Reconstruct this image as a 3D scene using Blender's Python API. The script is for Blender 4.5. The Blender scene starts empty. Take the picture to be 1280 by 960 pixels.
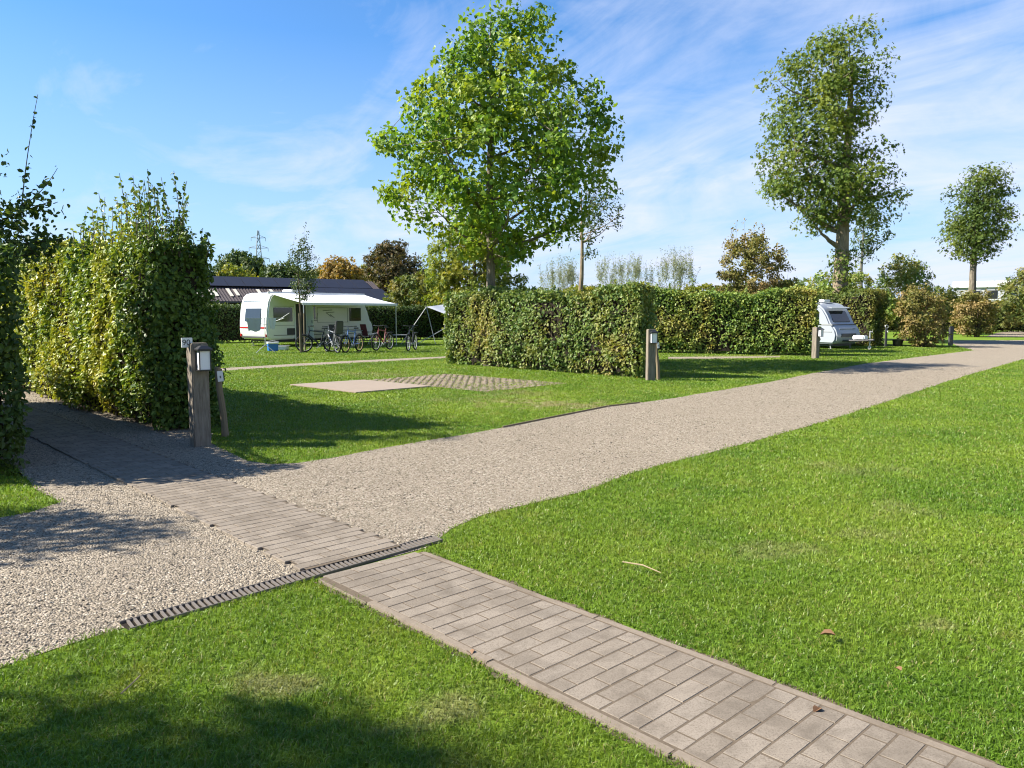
import bpy, math, random
import numpy as np
from mathutils import Vector, Matrix
from mathutils.geometry import tessellate_polygon

PI = math.pi
R = math.radians
sc = bpy.context.scene
COL = sc.collection

# ------------------------------------------------------------------ camera model used to measure the place
F, CH, HOR = 967.0, 1.6, 390.0
PITCH = math.atan((480 - HOR) / F)
SP, CP = math.sin(PITCH), math.cos(PITCH)


def G(x, y):
    """ground point (metres) measured from the photograph"""
    d = (y - 480) / F
    t = CH / (SP + d * CP)
    return ((x - 640) / F * t, (CP - d * SP) * t)


# ------------------------------------------------------------------ object helpers
def link(o, parent=None):
    COL.objects.link(o)
    if parent is not None:
        o.parent = parent
    return o


def thing(name, label, cat, loc=(0, 0, 0), rz=0.0, group=None):
    o = bpy.data.objects.new(name, None)
    o.empty_display_size = 0.2
    link(o)
    o.location = loc
    o.rotation_euler = (0, 0, rz)
    o['label'] = label
    o['category'] = cat
    if group:
        o['group'] = group
    return o


def tag(o, label=None, cat=None, group=None, kind=None):
    if label: o['label'] = label
    if cat: o['category'] = cat
    if group: o['group'] = group
    if kind: o['kind'] = kind
    return o


def np_mesh(name, V, polys, mat, parent=None, smooth=False):
    me = bpy.data.meshes.new(name)
    V = np.ascontiguousarray(V, dtype=np.float32)
    polys = [np.asarray(p, dtype=np.int32) for p in polys if len(p)]
    tot = np.concatenate([np.full(len(p), p.shape[1], np.int32) for p in polys])
    loops = np.concatenate([p.ravel() for p in polys])
    start = np.concatenate([[0], np.cumsum(tot)[:-1]]).astype(np.int32)
    me.vertices.add(len(V)); me.vertices.foreach_set('co', V.ravel())
    me.loops.add(len(loops)); me.loops.foreach_set('vertex_index', loops)
    me.polygons.add(len(tot))
    me.polygons.foreach_set('loop_start', start)
    me.polygons.foreach_set('loop_total', tot)
    me.polygons.foreach_set('use_smooth', np.full(len(tot), smooth, dtype=bool))
    me.update(calc_edges=True)
    me.validate()
    me.materials.append(mat)
    return link(bpy.data.objects.new(name, me), parent)


class MB:
    def __init__(s):
        s.v = []; s.f = []

    def add(s, vs, fs):
        b = len(s.v)
        s.v += [tuple(v) for v in vs]
        s.f += [tuple(i + b for i in f) for f in fs]
        return s

    def box(s, c, size, rot=None):
        x, y, z = size[0] / 2, size[1] / 2, size[2] / 2
        vs = [Vector((a * x, b * y, d * z)) for d in (-1, 1) for b in (-1, 1) for a in (-1, 1)]
        if rot is not None:
            vs = [rot @ v for v in vs]
        vs = [v + Vector(c) for v in vs]
        return s.add(vs, [(0, 2, 3, 1), (4, 5, 7, 6), (0, 1, 5, 4), (2, 6, 7, 3), (0, 4, 6, 2), (1, 3, 7, 5)])

    def tube(s, pts, rad, n=8, cap=True):
        pts = [Vector(p) for p in pts]
        if not hasattr(rad, '__len__'):
            rad = [rad] * len(pts)
        base = len(s.v)
        up = Vector((0.31, 0.17, 0.93)).normalized()
        for i, p in enumerate(pts):
            t = (pts[min(i + 1, len(pts) - 1)] - pts[max(i - 1, 0)])
            t = t.normalized() if t.length > 1e-9 else Vector((0, 0, 1))
            a = t.cross(up)
            if a.length < 0.1:
                a = t.cross(Vector((1, 0, 0)))
            a.normalize(); b = t.cross(a)
            for k in range(n):
                w = 2 * PI * k / n
                s.v.append(tuple(p + (a * math.cos(w) + b * math.sin(w)) * rad[i]))
        for i in range(len(pts) - 1):
            for k in range(n):
                k2 = (k + 1) % n
                s.f.append((base + i * n + k, base + i * n + k2, base + (i + 1) * n + k2, base + (i + 1) * n + k))
        if cap:
            s.f.append(tuple(base + k for k in range(n)))
            s.f.append(tuple(base + (len(pts) - 1) * n + k for k in reversed(range(n))))
        return s

    def prism(s, poly, plane, a, b):
        """poly: 2D points, extruded along the axis missing from plane ('xz' -> y)"""
        n = len(poly)
        def mk(p, w):
            return {'xz': (p[0], w, p[1]), 'xy': (p[0], p[1], w), 'yz': (w, p[0], p[1])}[plane]
        vs = [mk(p, a) for p in poly] + [mk(p, b) for p in poly]
        fs = [tuple(range(n)), tuple(reversed(range(n, 2 * n)))]
        fs += [(i, i + n, (i + 1) % n + n, (i + 1) % n) for i in range(n)]
        return s.add(vs, fs)

    def torus(s, c, R0, r, axis='y', n=28, m=8):
        base = len(s.v)
        for i in range(n):
            a = 2 * PI * i / n
            for j in range(m):
                b = 2 * PI * j / m
                q = R0 + r * math.cos(b); w = r * math.sin(b)
                if axis == 'y':
                    p = (q * math.cos(a), w, q * math.sin(a))
                else:
                    p = (w, q * math.cos(a), q * math.sin(a))
                s.v.append((c[0] + p[0], c[1] + p[1], c[2] + p[2]))
        for i in range(n):
            for j in range(m):
                s.f.append((base + i * m + j, base + i * m + (j + 1) % m, base + ((i + 1) % n) * m + (j + 1) % m, base + ((i + 1) % n) * m + j))
        return s

    def build(s, name, mat, parent=None, smooth=False, bevel=0.0, fix=True):
        me = bpy.data.meshes.new(name)
        me.from_pydata(s.v, [], s.f)
        import bmesh
        bm = bmesh.new(); bm.from_mesh(me)
        if fix:
            bmesh.ops.recalc_face_normals(bm, faces=bm.faces)
        if bevel > 0:
            es = [e for e in bm.edges if len(e.link_faces) == 2 and e.calc_face_angle(0) > 0.6]
            bmesh.ops.bevel(bm, geom=es, offset=bevel, segments=2, affect='EDGES', clamp_overlap=True)
        bm.to_mesh(me); bm.free()
        if smooth:
            me.polygons.foreach_set('use_smooth', [True] * len(me.polygons))
            try:
                me.set_sharp_from_angle(angle=R(35))
            except Exception:
                pass
        me.materials.append(mat)
        return link(bpy.data.objects.new(name, me), parent)


# ------------------------------------------------------------------ materials
def new_mat(name):
    m = bpy.data.materials.new(name)
    m.use_nodes = True
    nt = m.node_tree
    nt.nodes.clear()
    return m, nt


def N(nt, t, **kw):
    n = nt.nodes.new(t)
    for k, v in kw.items():
        if k.startswith('i_'):
            key = k[2:].replace('_', ' ')
            n.inputs[key].default_value = v
        else:
            setattr(n, k, v)
    return n


def L(nt, a, b):
    nt.links.new(a, b)


def ramp(nt, stops, fac=None, interp='LINEAR'):
    n = nt.nodes.new('ShaderNodeValToRGB')
    n.color_ramp.interpolation = interp
    e = n.color_ramp.elements
    while len(e) < len(stops):
        e.new(0.5)
    for i, (p, c) in enumerate(stops):
        e[i].position = p
        e[i].color = (c[0], c[1], c[2], 1) if hasattr(c, '__len__') else (c, c, c, 1)
    if fac is not None:
        L(nt, fac, n.inputs['Fac'])
    return n


def mix(nt, fac, a, b, mode='MIX'):
    n = nt.nodes.new('ShaderNodeMix'); n.data_type = 'RGBA'; n.blend_type = mode
    for sock, v in ((n.inputs[0], fac), (n.inputs[6], a), (n.inputs[7], b)):
        if hasattr(v, 'is_output'):
            L(nt, v, sock)
        elif hasattr(v, '__len__'):
            sock.default_value = (v[0], v[1], v[2], 1)
        else:
            sock.default_value = v
    return n.outputs[2]


def noise(nt, scale, detail=4, rough=0.55, coord=None, dist=0.0):
    n = N(nt, 'ShaderNodeTexNoise'); n.inputs['Scale'].default_value = scale
    n.inputs['Detail'].default_value = detail; n.inputs['Roughness'].default_value = rough
    n.inputs['Distortion'].default_value = dist
    if coord is not None:
        L(nt, coord, n.inputs['Vector'])
    return n.outputs['Fac']


def wpos(nt):
    return N(nt, 'ShaderNodeNewGeometry').outputs['Position']


def finish(nt, col, rough=0.6, spec=0.5, metal=0.0, bump=None, bstr=0.3, bdist=0.01, coat=0.0, al=None):
    if hasattr(col, 'is_output'):
        a_ = AL if al is None else al
        if a_ != 1.0:
            col = mix(nt, 1.0, col, (a_, a_, a_), 'MULTIPLY')
    b = N(nt, 'ShaderNodeBsdfPrincipled')
    if hasattr(col, 'is_output'):
        L(nt, col, b.inputs['Base Color'])
    else:
        b.inputs['Base Color'].default_value = (*col, 1)
    if hasattr(rough, 'is_output'):
        L(nt, rough, b.inputs['Roughness'])
    else:
        b.inputs['Roughness'].default_value = rough
    b.inputs['Specular IOR Level'].default_value = spec
    b.inputs['Metallic'].default_value = metal
    b.inputs['Coat Weight'].default_value = coat
    if bump is not None:
        bp = N(nt, 'ShaderNodeBump'); bp.inputs['Strength'].default_value = bstr; bp.inputs['Distance'].default_value = bdist
        L(nt, bump, bp.inputs['Height']); L(nt, bp.outputs['Normal'], b.inputs['Normal'])
    o = N(nt, 'ShaderNodeOutputMaterial')
    L(nt, b.outputs['BSDF'], o.inputs['Surface'])
    return b


def simple(name, col, rough=0.5, metal=0.0, spec=0.5, var=0.12, scale=6.0, coat=0.0, bstr=0.0):
    m, nt = new_mat(name)
    p = N(nt, 'ShaderNodeTexCoord').outputs['Object']
    f = noise(nt, scale, 6, 0.6, p)
    c = mix(nt, f, tuple(max(0, x * (1 - var)) for x in col), tuple(min(1, x * (1 + var)) for x in col))
    finish(nt, c, rough, spec, metal, f if bstr else None, bstr, 0.004, coat, 0.85)
    return m


def leaf_mat(name, cols, patch=None, patch_scale=0.6, patch_amt=0.5, trans=0.34, rough=0.42, spec=0.45, seed=0.0, gain=1.6, zone=None):
    """cols: colours picked leaf by leaf; patch: colours picked in clumps"""
    rough = min(0.6, rough + 0.1); spec = spec * 0.6
    gain *= 0.68
    cols = [tuple(v * gain for v in c_) for c_ in cols]
    patch = [tuple(v * gain for v in c_) for c_ in patch] if patch else None
    m, nt = new_mat(name)
    g = N(nt, 'ShaderNodeNewGeometry')
    n = len(cols)
    r = ramp(nt, [(i / max(1, n - 1), c) for i, c in enumerate(cols)], g.outputs['Random Per Island'])
    col = r.outputs['Color']
    if patch:
        mp = N(nt, 'ShaderNodeMapping'); mp.inputs['Location'].default_value = (seed, seed * 1.7, seed * 0.3)
        L(nt, g.outputs['Position'], mp.inputs['Vector'])
        f = noise(nt, patch_scale, 5, 0.62, mp.outputs['Vector'], 0.3)
        rr = ramp(nt, [(0.46, 0.0), (0.62, patch_amt)], f)
        r2 = ramp(nt, [(i / max(1, len(patch) - 1), c) for i, c in enumerate(patch)], g.outputs['Random Per Island'])
        col = mix(nt, rr.outputs['Color'], col, r2.outputs['Color'])
    if zone:      # greener leaves at one hedge end, darkened to paint in the shade there: x position, softness, colours
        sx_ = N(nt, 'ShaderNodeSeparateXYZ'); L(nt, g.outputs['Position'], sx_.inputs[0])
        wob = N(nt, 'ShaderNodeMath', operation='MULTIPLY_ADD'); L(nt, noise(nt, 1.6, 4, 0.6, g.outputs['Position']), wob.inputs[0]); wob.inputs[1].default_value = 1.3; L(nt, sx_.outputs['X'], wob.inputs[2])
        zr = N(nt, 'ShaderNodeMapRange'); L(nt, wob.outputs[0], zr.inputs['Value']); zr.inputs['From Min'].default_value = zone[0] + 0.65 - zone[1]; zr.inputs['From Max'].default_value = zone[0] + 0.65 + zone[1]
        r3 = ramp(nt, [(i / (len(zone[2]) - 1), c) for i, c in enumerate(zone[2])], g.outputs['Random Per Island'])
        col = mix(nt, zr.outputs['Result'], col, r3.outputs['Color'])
    b = N(nt, 'ShaderNodeBsdfPrincipled')
    L(nt, col, b.inputs['Base Color'])
    b.inputs['Roughness'].default_value = rough
    b.inputs['Specular IOR Level'].default_value = spec
    t = N(nt, 'ShaderNodeBsdfTranslucent')
    tc = mix(nt, 1.0, col, (1.35, 1.25, 0.55), 'MULTIPLY')
    L(nt, tc, t.inputs['Color'])
    ms = N(nt, 'ShaderNodeMixShader'); ms.inputs['Fac'].default_value = trans
    L(nt, b.outputs['BSDF'], ms.inputs[1]); L(nt, t.outputs['BSDF'], ms.inputs[2])
    o = N(nt, 'ShaderNodeOutputMaterial'); L(nt, ms.outputs['Shader'], o.inputs['Surface'])
    return m


def bark_mat(name, c1, c2, scale=9.0):
    m, nt = new_mat(name)
    p = N(nt, 'ShaderNodeTexCoord').outputs['Object']
    mp = N(nt, 'ShaderNodeMapping'); mp.inputs['Scale'].default_value = (1, 1, 0.3)
    L(nt, p, mp.inputs['Vector'])
    f = noise(nt, scale, 8, 0.7, mp.outputs['Vector'], 0.4)
    f2 = noise(nt, scale * 0.25, 3, 0.5, p)
    c = mix(nt, ramp(nt, [(0.35, 0.0), (0.65, 1.0)], f).outputs['Color'], c1, c2)
    c = mix(nt, ramp(nt, [(0.5, 0.0), (0.75, 0.6)], f2).outputs['Color'], c, (0.10, 0.12, 0.06))
    finish(nt, c, 0.85, 0.2, 0, f, 0.8, 0.02)
    return m


def lawn_colour(nt, pos, per_blade=None):
    """shared colour of turf: fresh green with yellow and dry patches at fixed places"""
    f1 = noise(nt, 0.55, 5, 0.6, pos, 0.4)
    f2 = noise(nt, 2.6, 4, 0.6, pos)
    f3 = noise(nt, 30.0, 3, 0.6, pos)
    g1, g2 = (0.135, 0.250, 0.018), (0.235, 0.340, 0.030)
    c = mix(nt, ramp(nt, [(0.35, 0.0), (0.65, 1.0)], f1).outputs['Color'], g1, g2)
    c = mix(nt, ramp(nt, [(0.54, 0.0), (0.74, 0.6)], f2).outputs['Color'], c, (0.28, 0.31, 0.045))
    if per_blade is not None:
        br = ramp(nt, [(0.0, 0.72), (0.6, 1.08), (0.88, 1.4), (1.0, 1.6)], per_blade)
        c = mix(nt, 1.0, c, br.outputs['Color'], 'MULTIPLY')
        dry = ramp(nt, [(0.93, 0.0), (0.95, 0.8)], per_blade)
        c = mix(nt, dry.outputs['Color'], c, (0.40, 0.33, 0.14))
    else:
        c = mix(nt, f3, mix(nt, 1.0, c, (0.72, 0.74, 0.7), 'MULTIPLY'), mix(nt, 1.0, c, (1.15, 1.12, 1.1), 'MULTIPLY'))
    acc = None
    for (x, y, rx, ry, amt) in DRY:
        sub = N(nt, 'ShaderNodeVectorMath', operation='SUBTRACT'); L(nt, pos, sub.inputs[0]); sub.inputs[1].default_value = (x, y, 0)
        mul = N(nt, 'ShaderNodeVectorMath', operation='MULTIPLY'); L(nt, sub.outputs[0], mul.inputs[0]); mul.inputs[1].default_value = (1 / rx, 1 / ry, 0)
        ln = N(nt, 'ShaderNodeVectorMath', operation='LENGTH'); L(nt, mul.outputs[0], ln.inputs[0])
        nz = N(nt, 'ShaderNodeMath', operation='ADD'); L(nt, ln.outputs['Value'], nz.inputs[0])
        k = N(nt, 'ShaderNodeMath', operation='MULTIPLY_ADD'); L(nt, f2, k.inputs[0]); k.inputs[1].default_value = 4.0; k.inputs[2].default_value = -1.8
        L(nt, k.outputs[0], nz.inputs[1])
        rr = ramp(nt, [(0.25, amt), (1.0, 0.0)], nz.outputs[0])
        c = mix(nt, rr.outputs['Color'], c, (0.36, 0.30, 0.15))
    return c


P_DRY = [(705, 506, 1.7, 0.9, 0.75), (650, 492, 1.2, 1.0, 0.45), (470, 468, 1.6, 1.0, 0.5), (600, 500, 1.8, 0.7, 0.35),
         (1060, 585, 0.9, 0.5, 0.3), (1170, 785, 0.18, 0.12, 0.6), (330, 850, 0.35, 0.22, 0.5), (560, 890, 0.3, 0.2, 0.45),
         (960, 690, 0.6, 0.4, 0.3), (1100, 670, 0.5, 0.35, 0.3), (1120, 640, 0.5, 0.4, 0.25), (930, 445, 3.0, 0.7, 0.5)]
DRY = [(*G(a, b), rx, ry, amt) for a, b, rx, ry, amt in P_DRY]

CLOUD = (4.9, 5.3, 6.5)
SKYS = 0.06
EXPO = 1.55
AL = 0.66

M = {}
m, nt = new_mat('turf'); p = wpos(nt)
c = lawn_colour(nt, p)
finish(nt, c, 0.85, 0.15, 0, noise(nt, 90, 4, 0.7, p), 0.5, 0.03); M['turf'] = m

m, nt = new_mat('grass_blade'); p = wpos(nt)
g = N(nt, 'ShaderNodeNewGeometry')
c = mix(nt, 1.0, lawn_colour(nt, p, g.outputs['Random Per Island']), (AL, AL, AL), 'MULTIPLY')
b = N(nt, 'ShaderNodeBsdfPrincipled'); L(nt, c, b.inputs['Base Color'])
b.inputs['Roughness'].default_value = 0.45; b.inputs['Specular IOR Level'].default_value = 0.35
t = N(nt, 'ShaderNodeBsdfTranslucent'); L(nt, mix(nt, 1.0, c, (1.2, 1.15, 0.6), 'MULTIPLY'), t.inputs['Color'])
ms = N(nt, 'ShaderNodeMixShader'); ms.inputs[0].default_value = 0.35
L(nt, b.outputs[0], ms.inputs[1]); L(nt, t.outputs[0], ms.inputs[2])
L(nt, ms.outputs[0], N(nt, 'ShaderNodeOutputMaterial').inputs[0]); M['blade'] = m

GRAVEL_COLS = [(0.0, (0.10, 0.08, 0.057)), (0.15, (0.235, 0.192, 0.138)), (0.42, (0.36, 0.297, 0.216)), (0.72, (0.445, 0.37, 0.274)), (0.92, (0.53, 0.452, 0.348)), (1.0, (0.66, 0.59, 0.48))]
m, nt = new_mat('gravel_sheet'); p = wpos(nt)
v = N(nt, 'ShaderNodeTexVoronoi'); v.inputs['Scale'].default_value = 75.0; L(nt, p, v.inputs['Vector'])
sep = N(nt, 'ShaderNodeSeparateColor'); L(nt, v.outputs['Color'], sep.inputs[0])
c = ramp(nt, GRAVEL_COLS, sep.outputs[0]).outputs['Color']
c = mix(nt, ramp(nt, [(0.42, 0.0), (0.7, 0.55)], noise(nt, 0.7, 4, 0.6, p, 0.5)).outputs['Color'], c, (0.33, 0.273, 0.20))
bmp = N(nt, 'ShaderNodeMath', operation='SUBTRACT'); bmp.inputs[0].default_value = 1.0; L(nt, v.outputs['Distance'], bmp.inputs[1])
finish(nt, c, 0.85, 0.2, 0, bmp.outputs[0], 0.9, 0.012); M['gravel'] = m

m, nt = new_mat('pebble'); g = N(nt, 'ShaderNodeNewGeometry')
c = ramp(nt, GRAVEL_COLS, g.outputs['Random Per Island']).outputs['Color']
c = mix(nt, ramp(nt, [(0.40, 0.0), (0.68, 0.7)], noise(nt, 0.8, 5, 0.6, g.outputs['Position'], 0.6)).outputs['Color'], c, mix(nt, 1.0, c, (0.70, 0.69, 0.66), 'MULTIPLY'))
c = mix(nt, noise(nt, 160, 3, 0.6, g.outputs['Position']), c, mix(nt, 1.0, c, (0.72, 0.72, 0.72), 'MULTIPLY'))
finish(nt, c, 0.75, 0.25); M['pebble'] = m

m, nt = new_mat('path_brick'); g = N(nt, 'ShaderNodeNewGeometry'); p = g.outputs['Position']
c = ramp(nt, [(0, (0.265, 0.220, 0.170)), (0.3, (0.30, 0.25, 0.194)), (0.6, (0.325, 0.272, 0.212)), (0.85, (0.345, 0.29, 0.228)), (1, (0.28, 0.237, 0.188))], g.outputs['Random Per Island']).outputs['Color']
fine = noise(nt, 130, 5, 0.75, p)
c = mix(nt, ramp(nt, [(0.36, 0.6), (0.50, 0.0)], fine).outputs['Color'], c, (0.11, 0.085, 0.065))
c = mix(nt, ramp(nt, [(0.54, 0.0), (0.68, 0.5)], fine).outputs['Color'], c, (0.40, 0.34, 0.27))
blot = noise(nt, 5.0, 6, 0.65, p, 0.6)
c = mix(nt, ramp(nt, [(0.44, 0.0), (0.70, 0.72)], blot).outputs['Color'], c, (0.15, 0.122, 0.092))
finish(nt, c, 0.88, 0.2, 0, fine, 0.5, 0.004); M['brick'] = m

m, nt = new_mat('joint_sand'); p = wpos(nt)
f = noise(nt, 60, 5, 0.7, p)
c = mix(nt, f, (0.085, 0.066, 0.047), (0.25, 0.195, 0.14))
finish(nt, c, 0.95, 0.1, 0, f, 0.6, 0.006); M['sand'] = m

m, nt = new_mat('path_edging'); p = wpos(nt)
f = noise(nt, 45, 6, 0.7, p); f2 = noise(nt, 2.2, 4, 0.6, p)
c = mix(nt, f, (0.21, 0.168, 0.125), (0.37, 0.305, 0.235))
c = mix(nt, ramp(nt, [(0.5, 0), (0.68, 0.7)], f2).outputs['Color'], c, (0.15, 0.115, 0.08))
finish(nt, c, 0.92, 0.15, 0, f, 0.6, 0.006); M['edging'] = m

m, nt = new_mat('concrete_slab'); p = wpos(nt)
f = noise(nt, 9, 7, 0.65, p); f2 = noise(nt, 1.3, 3, 0.5, p)
c = mix(nt, f, (0.32, 0.255, 0.20), (0.42, 0.34, 0.27)); c = mix(nt, ramp(nt, [(0.45, 0), (0.75, 0.35)], f2).outputs['Color'], c, (0.31, 0.26, 0.21))
finish(nt, c, 0.9, 0.2, 0, f, 0.3, 0.004); M['concrete'] = m

m, nt = new_mat('grass_paver'); p = wpos(nt)
g = N(nt, 'ShaderNodeNewGeometry')
c = ramp(nt, [(0, (0.27, 0.21, 0.165)), (0.5, (0.33, 0.26, 0.205)), (1, (0.38, 0.30, 0.24))], g.outputs['Random Per Island']).outputs['Color']
f = noise(nt, 12, 5, 0.7, p)
c = mix(nt, ramp(nt, [(0.5, 0), (0.75, 0.6)], f).outputs['Color'], c, (0.20, 0.19, 0.10))
finish(nt, c, 0.9, 0.2, 0, f, 0.4, 0.005); M['paver'] = m

m, nt = new_mat('old_wood'); p = N(nt, 'ShaderNodeTexCoord').outputs['Object']
mp = N(nt, 'ShaderNodeMapping'); mp.inputs['Scale'].default_value = (14, 14, 1.2); L(nt, p, mp.inputs['Vector'])
f = noise(nt, 3.0, 8, 0.7, mp.outputs['Vector'], 0.8); f2 = noise(nt, 3.0, 3, 0.5, p)
c = mix(nt, ramp(nt, [(0.3, 0), (0.7, 1)], f).outputs['Color'], (0.16, 0.13, 0.10), (0.40, 0.34, 0.27))
c = mix(nt, ramp(nt, [(0.55, 0), (0.8, 0.5)], f2).outputs['Color'], c, (0.17, 0.18, 0.11))
finish(nt, c, 0.85, 0.2, 0, f, 0.6, 0.006); M['wood'] = m

m, nt = new_mat('pole_wood'); p = N(nt, 'ShaderNodeTexCoord').outputs['Object']
mp = N(nt, 'ShaderNodeMapping'); mp.inputs['Scale'].default_value = (10, 10, 1.5); L(nt, p, mp.inputs['Vector'])
f = noise(nt, 3.0, 8, 0.7, mp.outputs['Vector'], 0.8)
c = mix(nt, f, (0.16, 0.12, 0.075), (0.42, 0.34, 0.22))
finish(nt, c, 0.85, 0.2, 0, f, 0.6, 0.006); M['pole'] = m

M['pavsoil'] = simple('paver_soil', (0.245, 0.19, 0.145), 0.95, var=0.3, scale=14, spec=0.1)
M['black'] = simple('black_paint', (0.018, 0.018, 0.02), 0.4)
M['dark'] = simple('dark_grey_plastic', (0.05, 0.05, 0.055), 0.55)
M['rubber'] = simple('rubber', (0.02, 0.02, 0.02), 0.8, spec=0.2)
M['alu'] = simple('aluminium', (0.62, 0.62, 0.62), 0.4, 0.8, var=0.08)
M['grey'] = simple('grey_paint', (0.35, 0.36, 0.37), 0.5)
M['plate'] = simple('white_enamel', (0.78, 0.78, 0.76), 0.4, var=0.05)
M['body'] = simple('caravan_white', (0.78, 0.78, 0.76), 0.28, var=0.04, scale=2.5, coat=0.3)
M['body2'] = simple('caravan_silver_white', (0.33, 0.36, 0.40), 0.35, var=0.05, scale=2.5, coat=0.1)
M['side'] = simple('caravan_side_cream', (0.66, 0.67, 0.62), 0.4, var=0.05, scale=2.0)
M['canvas'] = simple('awning_cloth', (0.74, 0.75, 0.78), 0.75, var=0.05, spec=0.2)
M['red'] = simple('red_lens', (0.42, 0.02, 0.02), 0.25)
M['yellow'] = simple('yellow_plate', (0.75, 0.50, 0.03), 0.4)
M['blue'] = simple('cool_box_blue', (0.02, 0.17, 0.52), 0.4)
M['maroon'] = simple('maroon_cloth', (0.16, 0.03, 0.04), 0.8)
M['iron'] = simple('cast_iron', (0.17, 0.145, 0.122), 0.7, 0.3, var=0.35, scale=30, bstr=0.4)
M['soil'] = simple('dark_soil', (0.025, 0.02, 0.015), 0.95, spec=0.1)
M['drystick'] = simple('dry_stick', (0.30, 0.23, 0.13), 0.8)
M['deadleaf'] = simple('dead_leaf', (0.17, 0.085, 0.035), 0.7, var=0.4, scale=40)
M['brush'] = simple('grey_letter', (0.16, 0.16, 0.15), 0.6)
M['tail'] = simple('marking_grey', (0.24, 0.25, 0.24), 0.5)

m, nt = new_mat('window_glass')
finish(nt, (0.02, 0.022, 0.025), 0.06, 0.8); M['glass'] = m
m, nt = new_mat('frosted_pane')
finish(nt, (0.72, 0.72, 0.74), 0.35, 0.5); M['frost'] = m

m, nt = new_mat('solar_panel'); p = N(nt, 'ShaderNodeTexCoord').outputs['Object']
f = noise(nt, 2, 3, 0.5, p)
finish(nt, mix(nt, f, (0.020, 0.021, 0.032), (0.030, 0.031, 0.045)), 0.5, 0.35); M['solar'] = m
m, nt = new_mat('corrugated_sheet'); p = N(nt, 'ShaderNodeTexCoord').outputs['Object']
f = noise(nt, 1.5, 6, 0.65, p)
finish(nt, mix(nt, f, (0.055, 0.04, 0.042), (0.10, 0.08, 0.08)), 0.75, 0.3, 0, f, 0.2, 0.01); M['corr'] = m
M['lightsheet'] = simple('translucent_sheet', (0.60, 0.56, 0.46), 0.6, var=0.2)

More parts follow.
